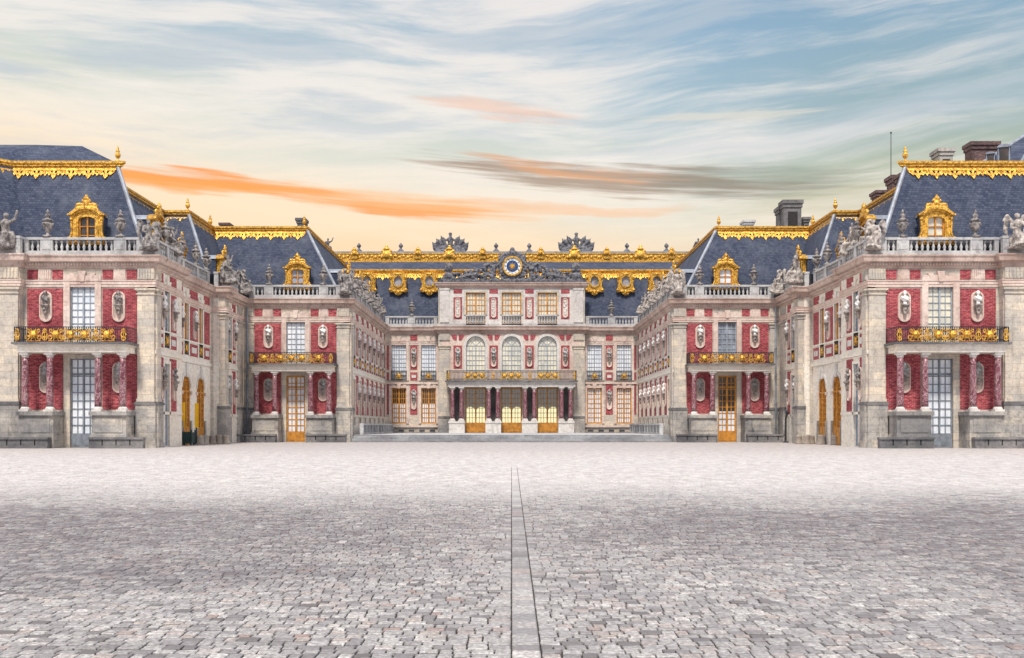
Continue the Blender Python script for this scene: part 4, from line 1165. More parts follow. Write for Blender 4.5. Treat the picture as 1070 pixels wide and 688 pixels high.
# oeil-de-boeuf dormers
def oeil():
    pts = [(-.5, 2.75), (.5, 2.75), (.95, 2.45), (1.05, 1.9), (.85, 1.35), (.95, .95), (1.15, .6), (1.0, .35), (.6, .38), (.3, .1), (0, -.05), (-.3, .1), (-.6, .38), (-1.0, .35), (-1.15, .6), (-.95, .95), (-.85, 1.35), (-1.05, 1.9), (-.95, 2.45)]
    cz = 1.65; m = MB(); n = len(pts)
    # ring of quads between outline and oval opening
    inner = []
    for u, z in pts:
        a = atan2(z-cz, u); inner.append((.5*cos(a), cz+.62*sin(a)))
    for i in range(n):
        j = (i+1) % n; m.prism(ID, [pts[i], pts[j], inner[j], inner[i]], -.3, .06)
    N = 16
    for i in range(N):
        a0, a1 = 2*pi*i/N, 2*pi*(i+1)/N; k = lambda r, a: ((.5+r)*cos(a), cz+(.62+r)*sin(a))
        m.prism(ID, [k(.16, a0), k(.16, a1), k(.0, a1), k(.0, a0)], -.3, .2)
    for sg in (-1, 1):
        m.ball((sg*.95, -.1, .62), (.2, .15, .2), 8, 6); m.ball((sg*.9, -.1, 2.1), (.17, .14, .25), 8, 6); m.ball((sg*.45, -.12, .45), (.22, .12, .14), 8, 6)
    m.ball((0, -.15, 2.5), (.35, .15, .18), 8, 6); m.ball((0, -.15, .35), (.2, .14, .3), 8, 6)
    m.box(ID, -.95, .95, -2.2, -.3, .6, 2.6)
    return m
om = oeil().mesh('oval_dormer'); om.materials.append(M['gold'])
g_ = MB(); N = 16; g_.prism(ID, [(.5*cos(2*pi*i/N), 1.65+.62*sin(2*pi*i/N)) for i in range(N)], -.28, -.1); gp_ = g_.mesh('pane'); gp_.materials.append(M['pane_grey'])
gf = MB(); gf.box(ID, -.035, .035, -.12, -.04, 1.04, 2.26); gfm = gf.mesh('window_frame'); gfm.materials.append(M['wood'])
for x in (-21.2, -17.3, -13.6, -9.85, 9.95, 13.7, 17.4, 21.3):
    d = place('oval_dormer', om, CEN, (x, 125.9, 17.15), 0)
    for nm, me in (('pane', gp_), ('window_frame', gfm)):
        c = bpy.data.objects.new(nm, me); COL.objects.link(c); c.parent = d
# gilded crest on the ridge
cr = MB(); Fg = Fr(0, 131.3, 0, 1)
cr.box(Fg, -24, 24, -.1, .16, 21.9, 22.2); cr.box(Fg, -24, 24, -.06, .02, 22.2, 22.95); cr.box(Fg, -24, 24, -.1, .1, 22.95, 23.08)
cb = part('gilded_crest', cr, 'gold', CEN)
rl = MB()
big = [-15.6, -7.75, 7.85, 16.1]; small = [-19.6, -11.7, -3.6, 3.65, 11.9, 20]
for x in [k*.5 for k in range(-47, 48)]:
    if min(abs(x-b) for b in big+small) < .6: continue
    rl.ball((x, 131.27, 22.55+.14*((int(x*2)) % 2)), (.22, .09, .2), 8, 5)
    rl.ball((x+.25, 131.27, 22.4+.25*((int(x*2)+1) % 2)), (.12, .08, .1), 6, 5)
part('crest_relief', rl, 'gold', cb, smooth=True)
def knot(b):
    m = MB(); k = 1.0 if b else .62
    m.ball((0, -.1, .75*k), (.65*k, .25, .6*k)); m.ball((0, -.15, 1.45*k), (.42*k, .22, .22)); m.ball((0, -.12, 1.75*k), (.2*k, .15, .2*k)); m.ball((0, -.3, .7*k), (.35*k, .15, .38*k))
    m.box(ID, -.6*k, .6*k, -.15, .15, -.3, .2); m.box(ID, -.55*k, .55*k, -.12, .2, 1.15*k, 1.3*k)
    for sg in (-1, 1): m.ball((sg*.55*k, -.1, .5*k), (.25*k, .2, .35*k)); m.ball((sg*.5*k, -.1, 1.2*k), (.2*k, .15, .18*k))
    return fuse(m, 'crest_trophy', .06)
kb, ks = knot(True), knot(False); kb.materials.append(M['gold']); ks.materials.append(M['gold'])
for x in big: place('crest_trophy', kb, CEN, (x, 131.15, 22.1), 0)
for x in small: place('crest_trophy', ks, CEN, (x, 131.15, 22.6), 0)
# dark sculptures on the ridge
thing_mesh('trophy_sculpture', FMD['trophy_group'], 'dark trophy of arms and flags on the roof ridge left of the clock', 'sculpture', (-7.75, 133, 23.3), 0, (1.0, 1, 1.0), 'trophies on the central ridge')
thing_mesh('trophy_sculpture', FMD['trophy_group'], 'dark trophy of arms and flags on the roof ridge right of the clock', 'sculpture', (8.2, 133, 23.3), 0, (-1.0, 1, 1.0), 'trophies on the central ridge')
for i, (x, lab) in enumerate(((-23.3, 'dark sculpture at the far left end of the central roof ridge'), (23.6, 'dark sculpture at the far right end of the central roof ridge'))):
    thing_mesh('trophy_sculpture', FMD['seated_raised'], lab, 'sculpture', (x, 133, 23.3), 0, .9, 'trophies on the central ridge')
vase = MB(); vase.lathe(ID, 0, 0, [(.5, 0), (.5, .12), (.35, .3), (.18, .45), (.12, .6), (.25, .75), (.27, .95), (.15, 1.05), (.05, 1.2)], 10)
vm = vase.mesh('ridge_vase', True); vm.materials.append(M['statue_dark'])
for i, x in enumerate((-19.3, -14.0, -1.95, 2.25, 14.6, 19.6)):
    lb = ['leftmost', 'second from left', 'third from left', 'third from right', 'second from right', 'rightmost'][i]
    thing_mesh('ridge_vase', vm, 'small dark vase on the central roof ridge, %s of six' % lb, 'vase', (x, 132.8, 23.33), 0, 1.05, 'vases on the central ridge')

# clock pediment sculpture
m = MB(); rnd = random.Random(3)
m.box(ID, -8.3, 8.3, -.35, .3, 0, .35)
def H(x):
    x = abs(x)
    if x > 7.9: return .9
    if x > 7.0: return 1.7
    if x > 6.2: return 1.15
    if x > 3.2: return 1.1+1.0*(1-(x-3.2)/3.0)**1.2
    if x > 1.6: return 2.2
    return 2.2
for i in range(430):
    x = rnd.uniform(-8.1, 8.1); h = H(x); z = rnd.uniform(.2, h)
    r = rnd.uniform(.09, .2); m.ball((x, rnd.uniform(-.25, .15), z), (r*rnd.uniform(.8, 1.5), r, r*rnd.uniform(.8, 1.4)), 7, 5)
for sg in (-1, 1):
    # seated genius leaning on the dial
    m.limb([(sg*2.3, 0, .6), (sg*2.2, 0, 1.2), (sg*2.1, 0, 1.8)], [.35, .27, .3]); m.ball((sg*2.05, -.05, 2.3), (.2, .2, .25))
    m.limb([(sg*2.3, -.1, .65), (sg*3.0, -.2, .85), (sg*3.4, -.2, .25)], [.25, .2, .12]); m.limb([(sg*2.2, -.1, 1.8), (sg*1.7, -.2, 2.0), (sg*1.35, -.2, 2.4)], [.14, .11, .1])
    m.limb([(sg*2.4, .1, 1.8), (sg*2.9, .15, 2.3), (sg*3.0, .15, 1.6)], [.14, .2, .1])
    for k in range(4): m.cone((sg*1.25, 0, 1.5+.4*k), (sg*(1.75-.05*k), 0, 2.0+.5*k), .2, .06, 6)
    m.limb([(sg*4.6, -.1, .5), (sg*4.2, -.1, 1.1), (sg*4.0, -.1, 1.5)], [.3, .24, .2]); m.ball((sg*7.45, 0, 1.75), (.55, .4, .6)); m.ball((sg*7.45, 0, .7), (.7, .45, .5))
    m.limb([(sg*4.2, -.15, .9), (sg*5.2, -.2, .75), (sg*6.2, -.15, .5)], [.28, .24, .2])
# surround of the dial
for k in range(26):
    a = 2*pi*k/26; rr = 1.42; m.ball((rr*cos(a), 0, 1.85+rr*sin(a)), (.3, .25, .3), 7, 5)
m.ball((0, 0, 3.45), (.5, .35, .42)); m.ball((0, -.1, 3.85), (.28, .25, .25)); m.cone((0, -.0, 1.85), (0, -.001, 1.86), .1, .1)
m.prism(ID, [(1.45*cos(2*pi*i/20), 1.85+1.45*sin(2*pi*i/20)) for i in range(20)], -.25, .2)
for sg in (-1, 1): m.limb([(sg*.5, 0, 3.4), (sg*1.0, 0, 3.2), (sg*1.5, 0, 2.7)], [.25, .22, .18])
pm = fuse(m, 'clock_pediment_sculpture', .055); pm.materials.append(M['statue_dark'])
ped = thing_mesh('clock_pediment_sculpture', pm, 'dark sculpted pediment with two seated figures and garlands round the clock', 'sculpture', (0.1, 122.9, 18.27))
cz = 1.85; yk = -.33
c = MB()
def disc(mb, r, y0, y1, n=40): mb.prism(ID, [(r*cos(2*pi*i/n), cz+r*sin(2*pi*i/n)) for i in range(n)], -y0, -y1)
disc(c, 1.0, yk+.25, yk-.03); ck = part('clock_face', c, 'white', ped)
c = MB(); disc(c, .68, yk-.03, yk-.05); part('blue_dial', c, 'blue', ck)
c = MB()
for i in range(40):
    a0, a1 = 2*pi*i/40, 2*pi*(i+1)/40
    c.prism(ID, [(1.16*cos(a0), cz+1.16*sin(a0)), (1.16*cos(a1), cz+1.16*sin(a1)), (.98*cos(a1), cz+.98*sin(a1)), (.98*cos(a0), cz+.98*sin(a0))], -yk-.1, -yk+.14)
part('gilded_ring', c, 'gold', ck)
c = MB(); 
for i in range(16):
    a = 2*pi*i/16; rr = .42 if i % 2 else .6
    c.prism(ID, [(.16*cos(a-.2), cz+.16*sin(a-.2)), (rr*cos(a), cz+rr*sin(a)), (.16*cos(a+.2), cz+.16*sin(a+.2))], -yk+.05, -yk+.07)
c.prism(ID, [(.26*cos(2*pi*i/16), cz+.26*sin(2*pi*i/16)) for i in range(16)], -yk+.05, -yk+.1)
part('gilded_sun', c, 'gold', ck)
c = MB(); a = R(250)   # the single hand points to the lower left
c.prism(ID, [(.05*cos(a+pi/2), cz+.05*sin(a+pi/2)), (.72*cos(a), cz+.72*sin(a)), (.05*cos(a-pi/2), cz+.05*sin(a-pi/2))], -yk+.1, -yk+.13)
part('clock_hand', c, 'gold', ck)
for i, t_ in enumerate(['XII', 'I', 'II', 'III', 'IIII', 'V', 'VI', 'VII', 'VIII', 'IX', 'X', 'XI']):
    cu = bpy.data.curves.new('num', 'FONT'); cu.body = t_; cu.size = .26; cu.align_x = 'CENTER'; cu.align_y = 'CENTER'; cu.extrude = .008
    to = bpy.data.objects.new('num', cu); COL.objects.link(to)
    dg = bpy.context.evaluated_depsgraph_get(); me = bpy.data.meshes.new_from_object(to.evaluated_get(dg)); bpy.data.objects.remove(to)
    me.name = 'numeral'; me.materials.clear(); me.materials.append(M['blue'])
    a = pi/2-2*pi*i/12
    o = bpy.data.objects.new('numeral', me); COL.objects.link(o); o.parent = ck
    o.location = (.83*cos(a), yk-.045, cz+.83*sin(a)); o.rotation_euler = (pi/2, 0, 0)
    o.matrix_local = Matrix.Translation(o.location) @ Matrix.Rotation(-(2*pi*i/12), 4, 'Y').inverted().inverted() @ Matrix.Rotation(pi/2, 4, 'X')

# ------------------------------------------------------------------ chimneys and far roofs
def chimney(x, y, z0, w, d, h, mat, label, opening=True, cap=True, name='chimney'):
    m = MB(); F = Fr(x, y, 0, 1)
    m.box(F, -w/2, w/2, -d/2, d/2, z0, z0+h*.86); m.box(F, -w/2-.1, w/2+.1, -d/2-.1, d/2+.1, z0+h*.86, z0+h*.93); m.box(F, -w/2-.2, w/2+.2, -d/2-.2, d/2+.2, z0+h*.93, z0+h)
    m.box(F, -w/2-.06, w/2+.06, -d/2-.06, d/2+.06, z0+h*.3, z0+h*.36)
    o = thing_mesh(name, _m(m, mat), label, 'chimney', (0, 0, 0)); recenter(o)
    if opening:
        q = MB(); q.box(F, -w*.28, w*.28, d/2-.02, d/2+.03, z0+h*.45, z0+h*.78)
        part('flue_opening', q, 'dark', o, rel=-o.location)
    return o
def at(px, d): return (px-534.5)*d/F_PX
def zt(py, d): return EYE+(444.7-py)*d/F_PX
def chim(px0, px1, py0, py1, d, mat, label, **k):
    x0, x1 = at(px0, d), at(px1, d); z1, z0 = zt(py0, d), zt(py1, d)-2.5
    return chimney((x0+x1)/2, d+.8, z0, (x1-x0)-.5, 1.5, z1-z0, mat, label, **k)
chim(817, 840, 209, 240, 112, 'bench', 'tall brick and stone chimney behind the far right pavilion roof')
chim(812, 821, 216, 240, 113.6, 'bench', 'narrow chimney just left of the tall one behind the far right pavilion roof')
chim(838, 848, 227, 240, 113.6, 'bench', 'short chimney just right of the tall one behind the far right pavilion roof')
chim(776, 790, 230, 240, 112, 'blocking', 'low stone chimney cap over the far right pavilion roof, left of the tall chimney')
chim(979, 999, 155, 175, 88, 'plinth', 'stone chimney with square opening behind the near right wing roof')
chim(1013, 1046, 148, 175, 96, 'chimney_brick', 'wide brown brick chimney block behind the near right wing roof', opening=False)
chim(930, 942, 183, 210, 96, 'chimney_brick', 'brick chimney nearest the mast on the near right wing roof')
chim(939, 951, 181, 205, 93, 'chimney_brick', 'brick chimney half hidden by the gilded corner of the near right wing')
chim(914, 930, 199, 215, 100, 'chimney_brick', 'low brick chimney left of the mast on the near right wing roof')
chim(308, 320, 228, 242, 112, 'bench', 'low dark chimney behind the far left pavilion roof corner', opening=False)
chim(228, 241, 233, 242, 112, 'chimney_brick', 'small reddish chimney over the far left pavilion roof', opening=False)
m = MB(); x = at(931, 97); m.cone((x, 97, 19), (x, 97, zt(139, 97)), .05, .03, 6); m.ball((x, 97, zt(139, 97)), .09)
o = thing_mesh('mast', _m(m, 'iron'), 'thin dark mast standing behind the near right wing roof', 'mast', (0, 0, 0)); recenter(o)
# steep far roof with two white dormers at the right edge
rt_ = root('distant_palace_roof', 'distant steep slate roof with small white dormers beyond the right wing', 'building', (52, 95, 0))
def P3(px, py, dd): return (at(px, dd), dd, zt(py, dd))
A, Bp, Cc = P3(1012, 180, 84), P3(1094, 127, 92), P3(1060, 180, 82)
m = MB(); m.add([A, Bp, Cc, (A[0], A[1]+14, A[2])], [(0, 1, 2), (3, 1, 0)]); part('lead_slope', m, 'slate', rt_)
m = MB(); m.add([Cc, Bp, (Bp[0]+30, Bp[1], Bp[2]), (Cc[0]+34, Cc[1], Cc[2])], [(0, 1, 2, 3)]); part('roof', m, 'slate', rt_)
hp = MB(); hp.cone(A, Bp, .16, .16); hp.cone(Cc, Bp, .12, .12); part('lead_hip', hp, 'lead', rt_)
bw = MB(); bw.box(ID, A[0], A[0]+34, -98, -84.2, 0, A[2]); part('wall', bw, 'stone', rt_)
for px, py, k in ((1035, 161, .5), (1049, 154, .72)):
    dd = 82.6; F = Fr(at(px, dd), dd, R(-25), 1); z = zt(172, dd); h = zt(py, dd)-z; m = MB()
    for u in (-.62*k, .5*k): m.box(F, u, u+.12*k, -2.5, 0, z-1, z+h)
    m.box(F, -.5*k, .5*k, -2.5, -.1, z-1, z+h); pts = [(.7*k*cos(pi*i/8), z+h+.35*k*sin(pi*i/8)) for i in range(9)]; m.prism(F, pts, -2.5, .08)
    dd_ = part('small_dormer', m, 'lead', rt_)
    q = MB(); q.box(F, -.42*k, .42*k, -.08, -.02, z-.5, z+h-.05); part('pane', q, 'pane_dark', dd_)

# ------------------------------------------------------------------ courtyard things
def bollard(x, y, k, label):
    m = MB(); h = .78*k
    m.lathe(ID, 0, 0, [(.36*k, 0), (.36*k, .08), (.30*k, .14), (.27*k, h*.75), (.29*k, h*.85), (.25*k, h*.95), (.12*k, h*1.0)], 14)
    me = m.mesh('stone_bollard', True); me.materials.append(M['bollard'])
    thing_mesh('stone_bollard', me, label, 'bollard', (x, y, 0), 0, 1, 'stone bollards by the arched doors')
for s, pxs in ((-1, (209.5, 214.5, 222, 228.5, 236.5)), (1, (835, 843, 848, 857.5, 863.5, 873))):
    ds = (84.0, 84.8, 85.5, 86.3, 86.5) if s < 0 else (86.3, 85.6, 86.4, 84.2, 84.6, 82.0)
    for i, (px, dd) in enumerate(zip(pxs, ds)):
        bollard(at(px, dd), dd, 1.0 if i % 2 else .93, 'squat stone bollard by the %s arched doors, %s from the left of its row' % (SIDE[s], ORD[i]))
# dark slatted bin
F = Fr(at(194, 80.3), 80.3, 0, 1); m = MB()
m.box(F, -.45, .45, -.9, -.05, .15, 1.0); 
for i in range(6): m.box(F, -.46+.16*i, -.34+.16*i, -.05, .0, .12, 1.05)
o = thing_mesh('slatted_planter', _m(m, 'darkgreen'), 'dark green slatted box with castors in front of the left arched doors', 'planter', (0, 0, 0)); recenter(o)
p = MB()
for u in (-.44, .44): p.box(F, u-.05, u+.05, -.03, .05, .1, 1.18); p.box(F, u-.05, u+.05, -.95, -.87, .1, 1.18)
part('corner_post', p, 'darkgreen', o, rel=-o.location)
for u in (-.36, .36):
    for w in (-.8, -.1):
        c = MB(); c.ball((F.P(u, w, 0)[0], F.P(u, w, 0)[1], .08), .08, 8, 6); part('castor', c, 'iron', o, rel=-o.location)
# yellow banners standing by the left arches
for px, dd, lab, red in ((191.0, 80.7, 'tall yellow banner board by the nearer left arched door', False), (205.0, 83.9, 'tall yellow banner board with rust red edge by the farther left arched door', True)):
    x = at(px, dd); F = Fr(x, dd, 0, 1); m = MB()
    m.box(F, -.17, .17, -.03, .03, 1.35, 3.3)
    o = thing_mesh('banner_board', _m(m, 'yellow'), lab, 'banner', (0, 0, 0)); recenter(o)
    q = MB(); q.box(F, -.04, .04, -.09, -.03, 0, 3.2); q.box(F, -.25, .25, -.3, .2, 0, .05); part('stand', q, 'iron', o, rel=-o.location)
    if red:
        q = MB(); q.box(F, -.36, -.18, -.04, .02, 1.3, 3.2); part('side_board', q, 'rust', o, rel=-o.location)
# black curved post on the right
x = at(821, 93.2); m = MB()
m.limb([(x, 93.2, 0), (x, 93.2, 2.1), (x+.08, 93.2, 2.5), (x+.32, 93.2, 2.75)], [.10, .09, .1, .16]); m.cone((x, 93.2, 0), (x, 93.2, .1), .28, .22); m.ball((x+.25, 93.2, 2.7), (.3, .2, .22))
o = thing_mesh('lamp_post', fuse(m, 'lamp_post', .03), 'short black post with a bent head at the corner of the far right pavilion', 'post', (0, 0, 0)); o.data.materials.append(M['iron']); recenter(o)
# low stone balustrades of the marble court
for s in (-1, 1):
    F = Fr(s*13.9, 97.3, -s*pi/2, -s); m = MB()
    m.box(F, 0, 25, -.15, .15, .65, .85); m.box(F, 0, 25, -.18, .18, 1.55, 1.72)
    for k in range(12): m.box(F, 2.2*k, 2.2*k+.42, -.17, .17, .85, 1.55)
    o = thing_mesh('low_balustrade', _m(m, 'blocking'), 'low stone balustrade along the %s side of the raised marble court' % SIDE[s], 'balustrade', (0, 0, 0), group='low balustrades of the marble court'); recenter(o)

for o in [o for o in S.objects if o.name.startswith('stone_bench')]: recenter(o)

# ------------------------------------------------------------------ ground
def mat_ground(name, near):
    m, t, b = new_mat(name)
    g = t.node('ShaderNodeNewGeometry'); pos = g.outputs['Position']
    x, y, z = t.sep(pos)
    if near: rnd_ = g.outputs['Random Per Island']
    else:
        br = t.node('ShaderNodeTexBrick'); t.put(br.inputs['Vector'], t.comb(t.m('ADD', x, t.m('MULTIPLY', t.noise(pos, .9, 2), .05)), y, 0.0)); br.inputs['Scale'].default_value = 1
        br.inputs['Brick Width'].default_value = .15; br.inputs['Row Height'].default_value = .24; br.inputs['Mortar Size'].default_value = .012
        br.inputs['Bias'].default_value = 0
        br.inputs['Color1'].default_value = (0, 0, 0, 1); br.inputs['Color2'].default_value = (1, 1, 1, 1); br.inputs['Mortar'].default_value = (.1, .1, .1, 1)
        rnd_ = br.outputs['Color']
    base = t.ramp(rnd_, [(0, (.14, .125, .13)), (.08, (.31, .295, .305)), (.3, (.42, .405, .41)), (.55, (.51, .495, .49)), (.78, (.62, .605, .595)), (.88, (.50, .42, .38)), (.95, (.78, .76, .74)), (1, (.40, .27, .235))])
    fine = t.noise(pos, 26, 5, .7)
    c = t.mix(t.smooth(fine, .38, .68, .7, 0), base, (.13, .118, .118))
    mid = t.noise(t.comb(t.m('MULTIPLY', x, .7), t.m('MULTIPLY', y, .45)), 1.3, 6, .65)
    c = t.mix(t.smooth(mid, .45, .72, 0, .55), c, (.25, .235, .25))
    # damp dark patches lying on the paving
    def patch(cx, cy, rx, ry):
        a = t.m('POWER', t.m('DIVIDE', t.m('SUBTRACT', x, cx), rx), 2); c_ = t.m('POWER', t.m('DIVIDE', t.m('SUBTRACT', y, cy), ry), 2)
        return t.m('ADD', a, c_)
    wob = t.noise(t.comb(t.m('MULTIPLY', x, .25), t.m('MULTIPLY', y, .16)), 1.0, 6, .62)
    wob2 = t.noise(t.comb(t.m('MULTIPLY', x, 1.1), t.m('MULTIPLY', y, 2.2)), 1.0, 7, .78)
    msk = None
    for p_ in ((-7.0, 15.5, 6.5, 4.6), (6.8, 15.8, 6.5, 4.4), (-6.0, 11.2, 5, 1.6), (9, 11.0, 4.5, 2.0)):
        k = t.smooth(t.m('ADD', patch(*p_), t.m('ADD', t.m('MULTIPLY', t.m('SUBTRACT', wob, .5), 3.0), t.m('MULTIPLY', t.m('SUBTRACT', wob2, .5), 4.5))), 1.5, .1)
        msk = k if msk is None else t.m('MAXIMUM', msk, k)
    rb = t.m('FRACT', t.m('MULTIPLY', rnd_, 7.31))
    sp2 = t.noise(t.comb(t.m('MULTIPLY', x, 1.6), t.m('MULTIPLY', y, 4.5)), 1.0, 7, .8)
    amt = t.m('MULTIPLY', t.m('ADD', .42, t.m('MULTIPLY', rb, .58)), t.smooth(t.m('ADD', t.m('MULTIPLY', wob2, .5), t.m('MULTIPLY', sp2, .5)), .38, .58, .15, 1.0))
    c = t.mix(t.m('MULTIPLY', msk, amt), c, (.085, .072, .088))
    sp = t.noise(t.comb(t.m('MULTIPLY', x, 2.6), t.m('MULTIPLY', y, 3.6)), 1.0, 6, .75)
    c = t.mix(t.m('MULTIPLY', t.smooth(sp, .50, .70, 0, .75), rb), c, (.14, .12, .12))
    bd = t.m('MULTIPLY', t.smooth(y, 10, 14), t.smooth(y, 25, 18))
    c = t.mix(t.m('MULTIPLY', t.m('MULTIPLY', bd, rb), t.smooth(sp2, .42, .62, 0, .75)), c, (.15, .12, .12))
    # swept, sandy and paler paving nearer the palace
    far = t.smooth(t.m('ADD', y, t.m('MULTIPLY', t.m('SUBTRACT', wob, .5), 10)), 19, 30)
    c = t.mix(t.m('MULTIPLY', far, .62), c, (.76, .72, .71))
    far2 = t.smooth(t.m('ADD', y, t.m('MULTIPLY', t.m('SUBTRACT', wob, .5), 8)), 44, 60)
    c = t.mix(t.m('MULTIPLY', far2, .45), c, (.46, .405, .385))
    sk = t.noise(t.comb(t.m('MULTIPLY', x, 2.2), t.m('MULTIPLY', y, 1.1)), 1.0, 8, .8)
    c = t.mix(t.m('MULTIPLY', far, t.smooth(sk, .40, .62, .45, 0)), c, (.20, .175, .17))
    t.put(b.inputs['Base Color'], c)
    t.put(b.inputs['Roughness'], t.smooth(fine, .3, .7, .5, .8))
    hgt = t.m('ADD', t.noise(pos, 40, 5, .65), t.m('MULTIPLY', t.noise(pos, 9, 3, .5), .8))
    if not near: hgt = t.m('ADD', hgt, t.m('MULTIPLY', br.outputs['Fac'], -1.0))
    t.put(b.inputs['Normal'], t.bump(hgt, .55, .02))
    return m
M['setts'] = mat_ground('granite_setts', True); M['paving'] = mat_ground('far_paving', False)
M['joint'] = simple('sett_joints', (.055, .048, .044), .95, var=.4, scale=6, bump=.3)
M['steps'] = mat_stone('step_stone', (.42, .42, .44), (.68, .68, .69), .6, block=False)

YN = 62.0; YS = 39.0
def setts():
    V = []; Fc_ = []; rg = random.Random(11)
    y = 3.2; row = 0
    while y < YN:
        d = .130+rg.uniform(-.012, .012) if y < 17 else .15 if y < 22 else (.17 if y < 36 else .25); half = y*.55+3.0
        for lo, hi in (((-half, -.001), (.201, half)) if y < YS else ((-half, half),)):
            x = lo-(rg.uniform(0, .1) if lo < -1 else 0)
            while x < hi:
                w = rg.uniform(.085, .165) if y < 17 else rg.uniform(.10, .18) if y < 22 else rg.uniform(.12, .22) if y < 36 else rg.uniform(.2, .34); x1 = min(x+w, hi)
                if hi-x1 < .07: x1 = hi
                j = .0062; h = rg.gauss(0, .0022)
                e = .006; a, b, c, dd_ = x+j, x1-j, y+j*1.2+rg.uniform(0, .01), y+d-j*1.2-rg.uniform(0, .01)
                tl = [rg.gauss(0, .0014) for _ in range(4)]; sk = rg.uniform(-.006, .006)
                n = len(V)
                V += [(a, c, -.05), (b, c, -.05), (b, dd_, -.05), (a, dd_, -.05),
                      (a, c, h-e+tl[0]), (b, c, h-e+tl[1]), (b+sk, dd_, h-e+tl[2]), (a+sk, dd_, h-e+tl[3]),
                      (a+e, c+e, h+tl[0]), (b-e, c+e, h+tl[1]), (b+sk-e, dd_-e, h+tl[2]), (a+sk+e, dd_-e, h+tl[3])]
                Fc_ += [(n+8, n+9, n+10, n+11)]
                for i in range(4):
                    k = (i+1) % 4
                    Fc_ += [(n+4+i, n+4+k, n+8+k, n+8+i), (n+i, n+k, n+4+k, n+4+i)]
                x = x1
        y += d; row += 1
    me = bpy.data.meshes.new('cobbled_paving'); me.from_pydata(V, [], Fc_); me.update()
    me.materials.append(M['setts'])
    o = bpy.data.objects.new('courtyard_paving', me); COL.objects.link(o); o['kind'] = 'structure'
    # central channel: one line of large flat stones
    V = []; Fc_ = []; y = 3.2
    while y < YS:
        d = rg.uniform(.2, .36); n = len(V); h = rg.gauss(-.004, .002); a, b = .005, .196
        V += [(a, y+.006, -.05), (b, y+.006, -.05), (b, y+d-.006, -.05), (a, y+d-.006, -.05), (a, y+.006, h-.008), (b, y+.006, h-.008), (b, y+d-.006, h-.008), (a, y+d-.006, h-.008),
              (a+.01, y+.016, h), (b-.01, y+.016, h), (b-.01, y+d-.016, h), (a+.01, y+d-.016, h)]
        Fc_ += [(n+8, n+9, n+10, n+11)]
        for i in range(4):
            k = (i+1) % 4; Fc_ += [(n+4+i, n+4+k, n+8+k, n+8+i), (n+i, n+k, n+4+k, n+4+i)]
        y += d
    me = bpy.data.meshes.new('central_channel'); me.from_pydata(V, [], Fc_); me.update(); me.materials.append(M['setts'])
    o = bpy.data.objects.new('central_stone_line', me); COL.objects.link(o); o['kind'] = 'structure'
setts()
g = MB(); g.add([(-600, YN, 0), (600, YN, 0), (600, 900, 0), (-600, 900, 0)], [(0, 1, 2, 3)])
g.add([(-600, -300, -.0), (600, -300, 0), (600, 3.2, 0), (-600, 3.2, 0)], [(0, 1, 2, 3)])
hf = 27.0
g.add([(-600, 3.2, 0), (-40, 3.2, 0), (-40, YN, 0), (-600, YN, 0)], [(0, 1, 2, 3)]); g.add([(600, 3.2, 0), (40, 3.2, 0), (40, YN, 0), (600, YN, 0)], [(0, 1, 2, 3)])
# the wedges between the hand-laid setts and the far sheet
for s in (-1, 1):
    g.add([(s*40, 3.2, 0), (s*40, YN, 0), (s*(YN*.55+2.9), YN, 0), (s*(3.2*.55+2.9), 3.2, 0)], [(0, 1, 2, 3)])
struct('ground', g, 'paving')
j = MB(); j.add([(-40, 3.0, -.022), (40, 3.0, -.022), (40, YN+.1, -.022), (-40, YN+.1, -.022)], [(0, 1, 2, 3)]); struct('joint_bed', j, 'joint')
# marble court platform and steps
stp = MB()
for k in range(5): stp.box(ID, -14.58, 14.58, -(95.4+.38*k+.3), -(95.34+.38*k), .13*(k+1)-.035, .13*(k+1)+.004)
for k in range(5): stp.box(ID, -14.55, 14.55, -124.5, -(95.4+.38*k), .004 if k == 0 else .13*k, .13*(k+1))
struct('court_steps', stp, 'steps')

# ------------------------------------------------------------------ sky
W = bpy.data.worlds.new('World'); S.world = W; W.use_nodes = True
t = NT(W.node_tree); bg = t.n['Background']
SUN_EL, SUN_AZ = R(56), R(188)      # azimuth measured from +Y clockwise
sky = t.node('ShaderNodeTexSky'); sky.sky_type = 'NISHITA'; sky.sun_disc = False
sky.sun_elevation = SUN_EL; sky.sun_rotation = SUN_AZ
d = t.node('ShaderNodeTexCoord').outputs['Generated']
nv = t.node('ShaderNodeVectorMath', operation='NORMALIZE'); t.put(nv.inputs[0], d)
x, y, z = t.sep(nv.outputs[0])
az = t.m('ARCTAN2', x, y); el = t.m('ARCSINE', z)
P2 = lambda px, py: (math.atan((px-534.5)/F_PX), math.atan((444.7-py)/math.hypot(F_PX, px-534.5)))
# overall colour of the evening sky by height; the right side turns cooler lower down
azc = t.m('MINIMUM', t.m('MAXIMUM', az, -.6), .6)
e1 = t.m('ADD', el, t.m('MULTIPLY', t.m('ADD', azc, .12), .13))
base = t.ramp(t.m('DIVIDE', e1, .8), [(0, (1.0, .60, .30)), (.16, (1.0, .68, .37)), (.235, (.96, .72, .46)), (.28, (.78, .76, .64)), (.34, (.64, .68, .60)), (.40, (.40, .54, .60)), (.50, (.28, .44, .58)), (.75, (.14, .27, .42)), (1, (.25, .36, .5))])
right = t.ramp(t.m('DIVIDE', el, .8), [(0, (.90, .60, .36)), (.22, (.72, .60, .36)), (.275, (.46, .50, .34)), (.34, (.34, .46, .47)), (.44, (.26, .41, .52)), (.56, (.21, .34, .52)), (1, (.25, .36, .5))])
base = t.mix(t.smooth(az, .10, .36), base, right)
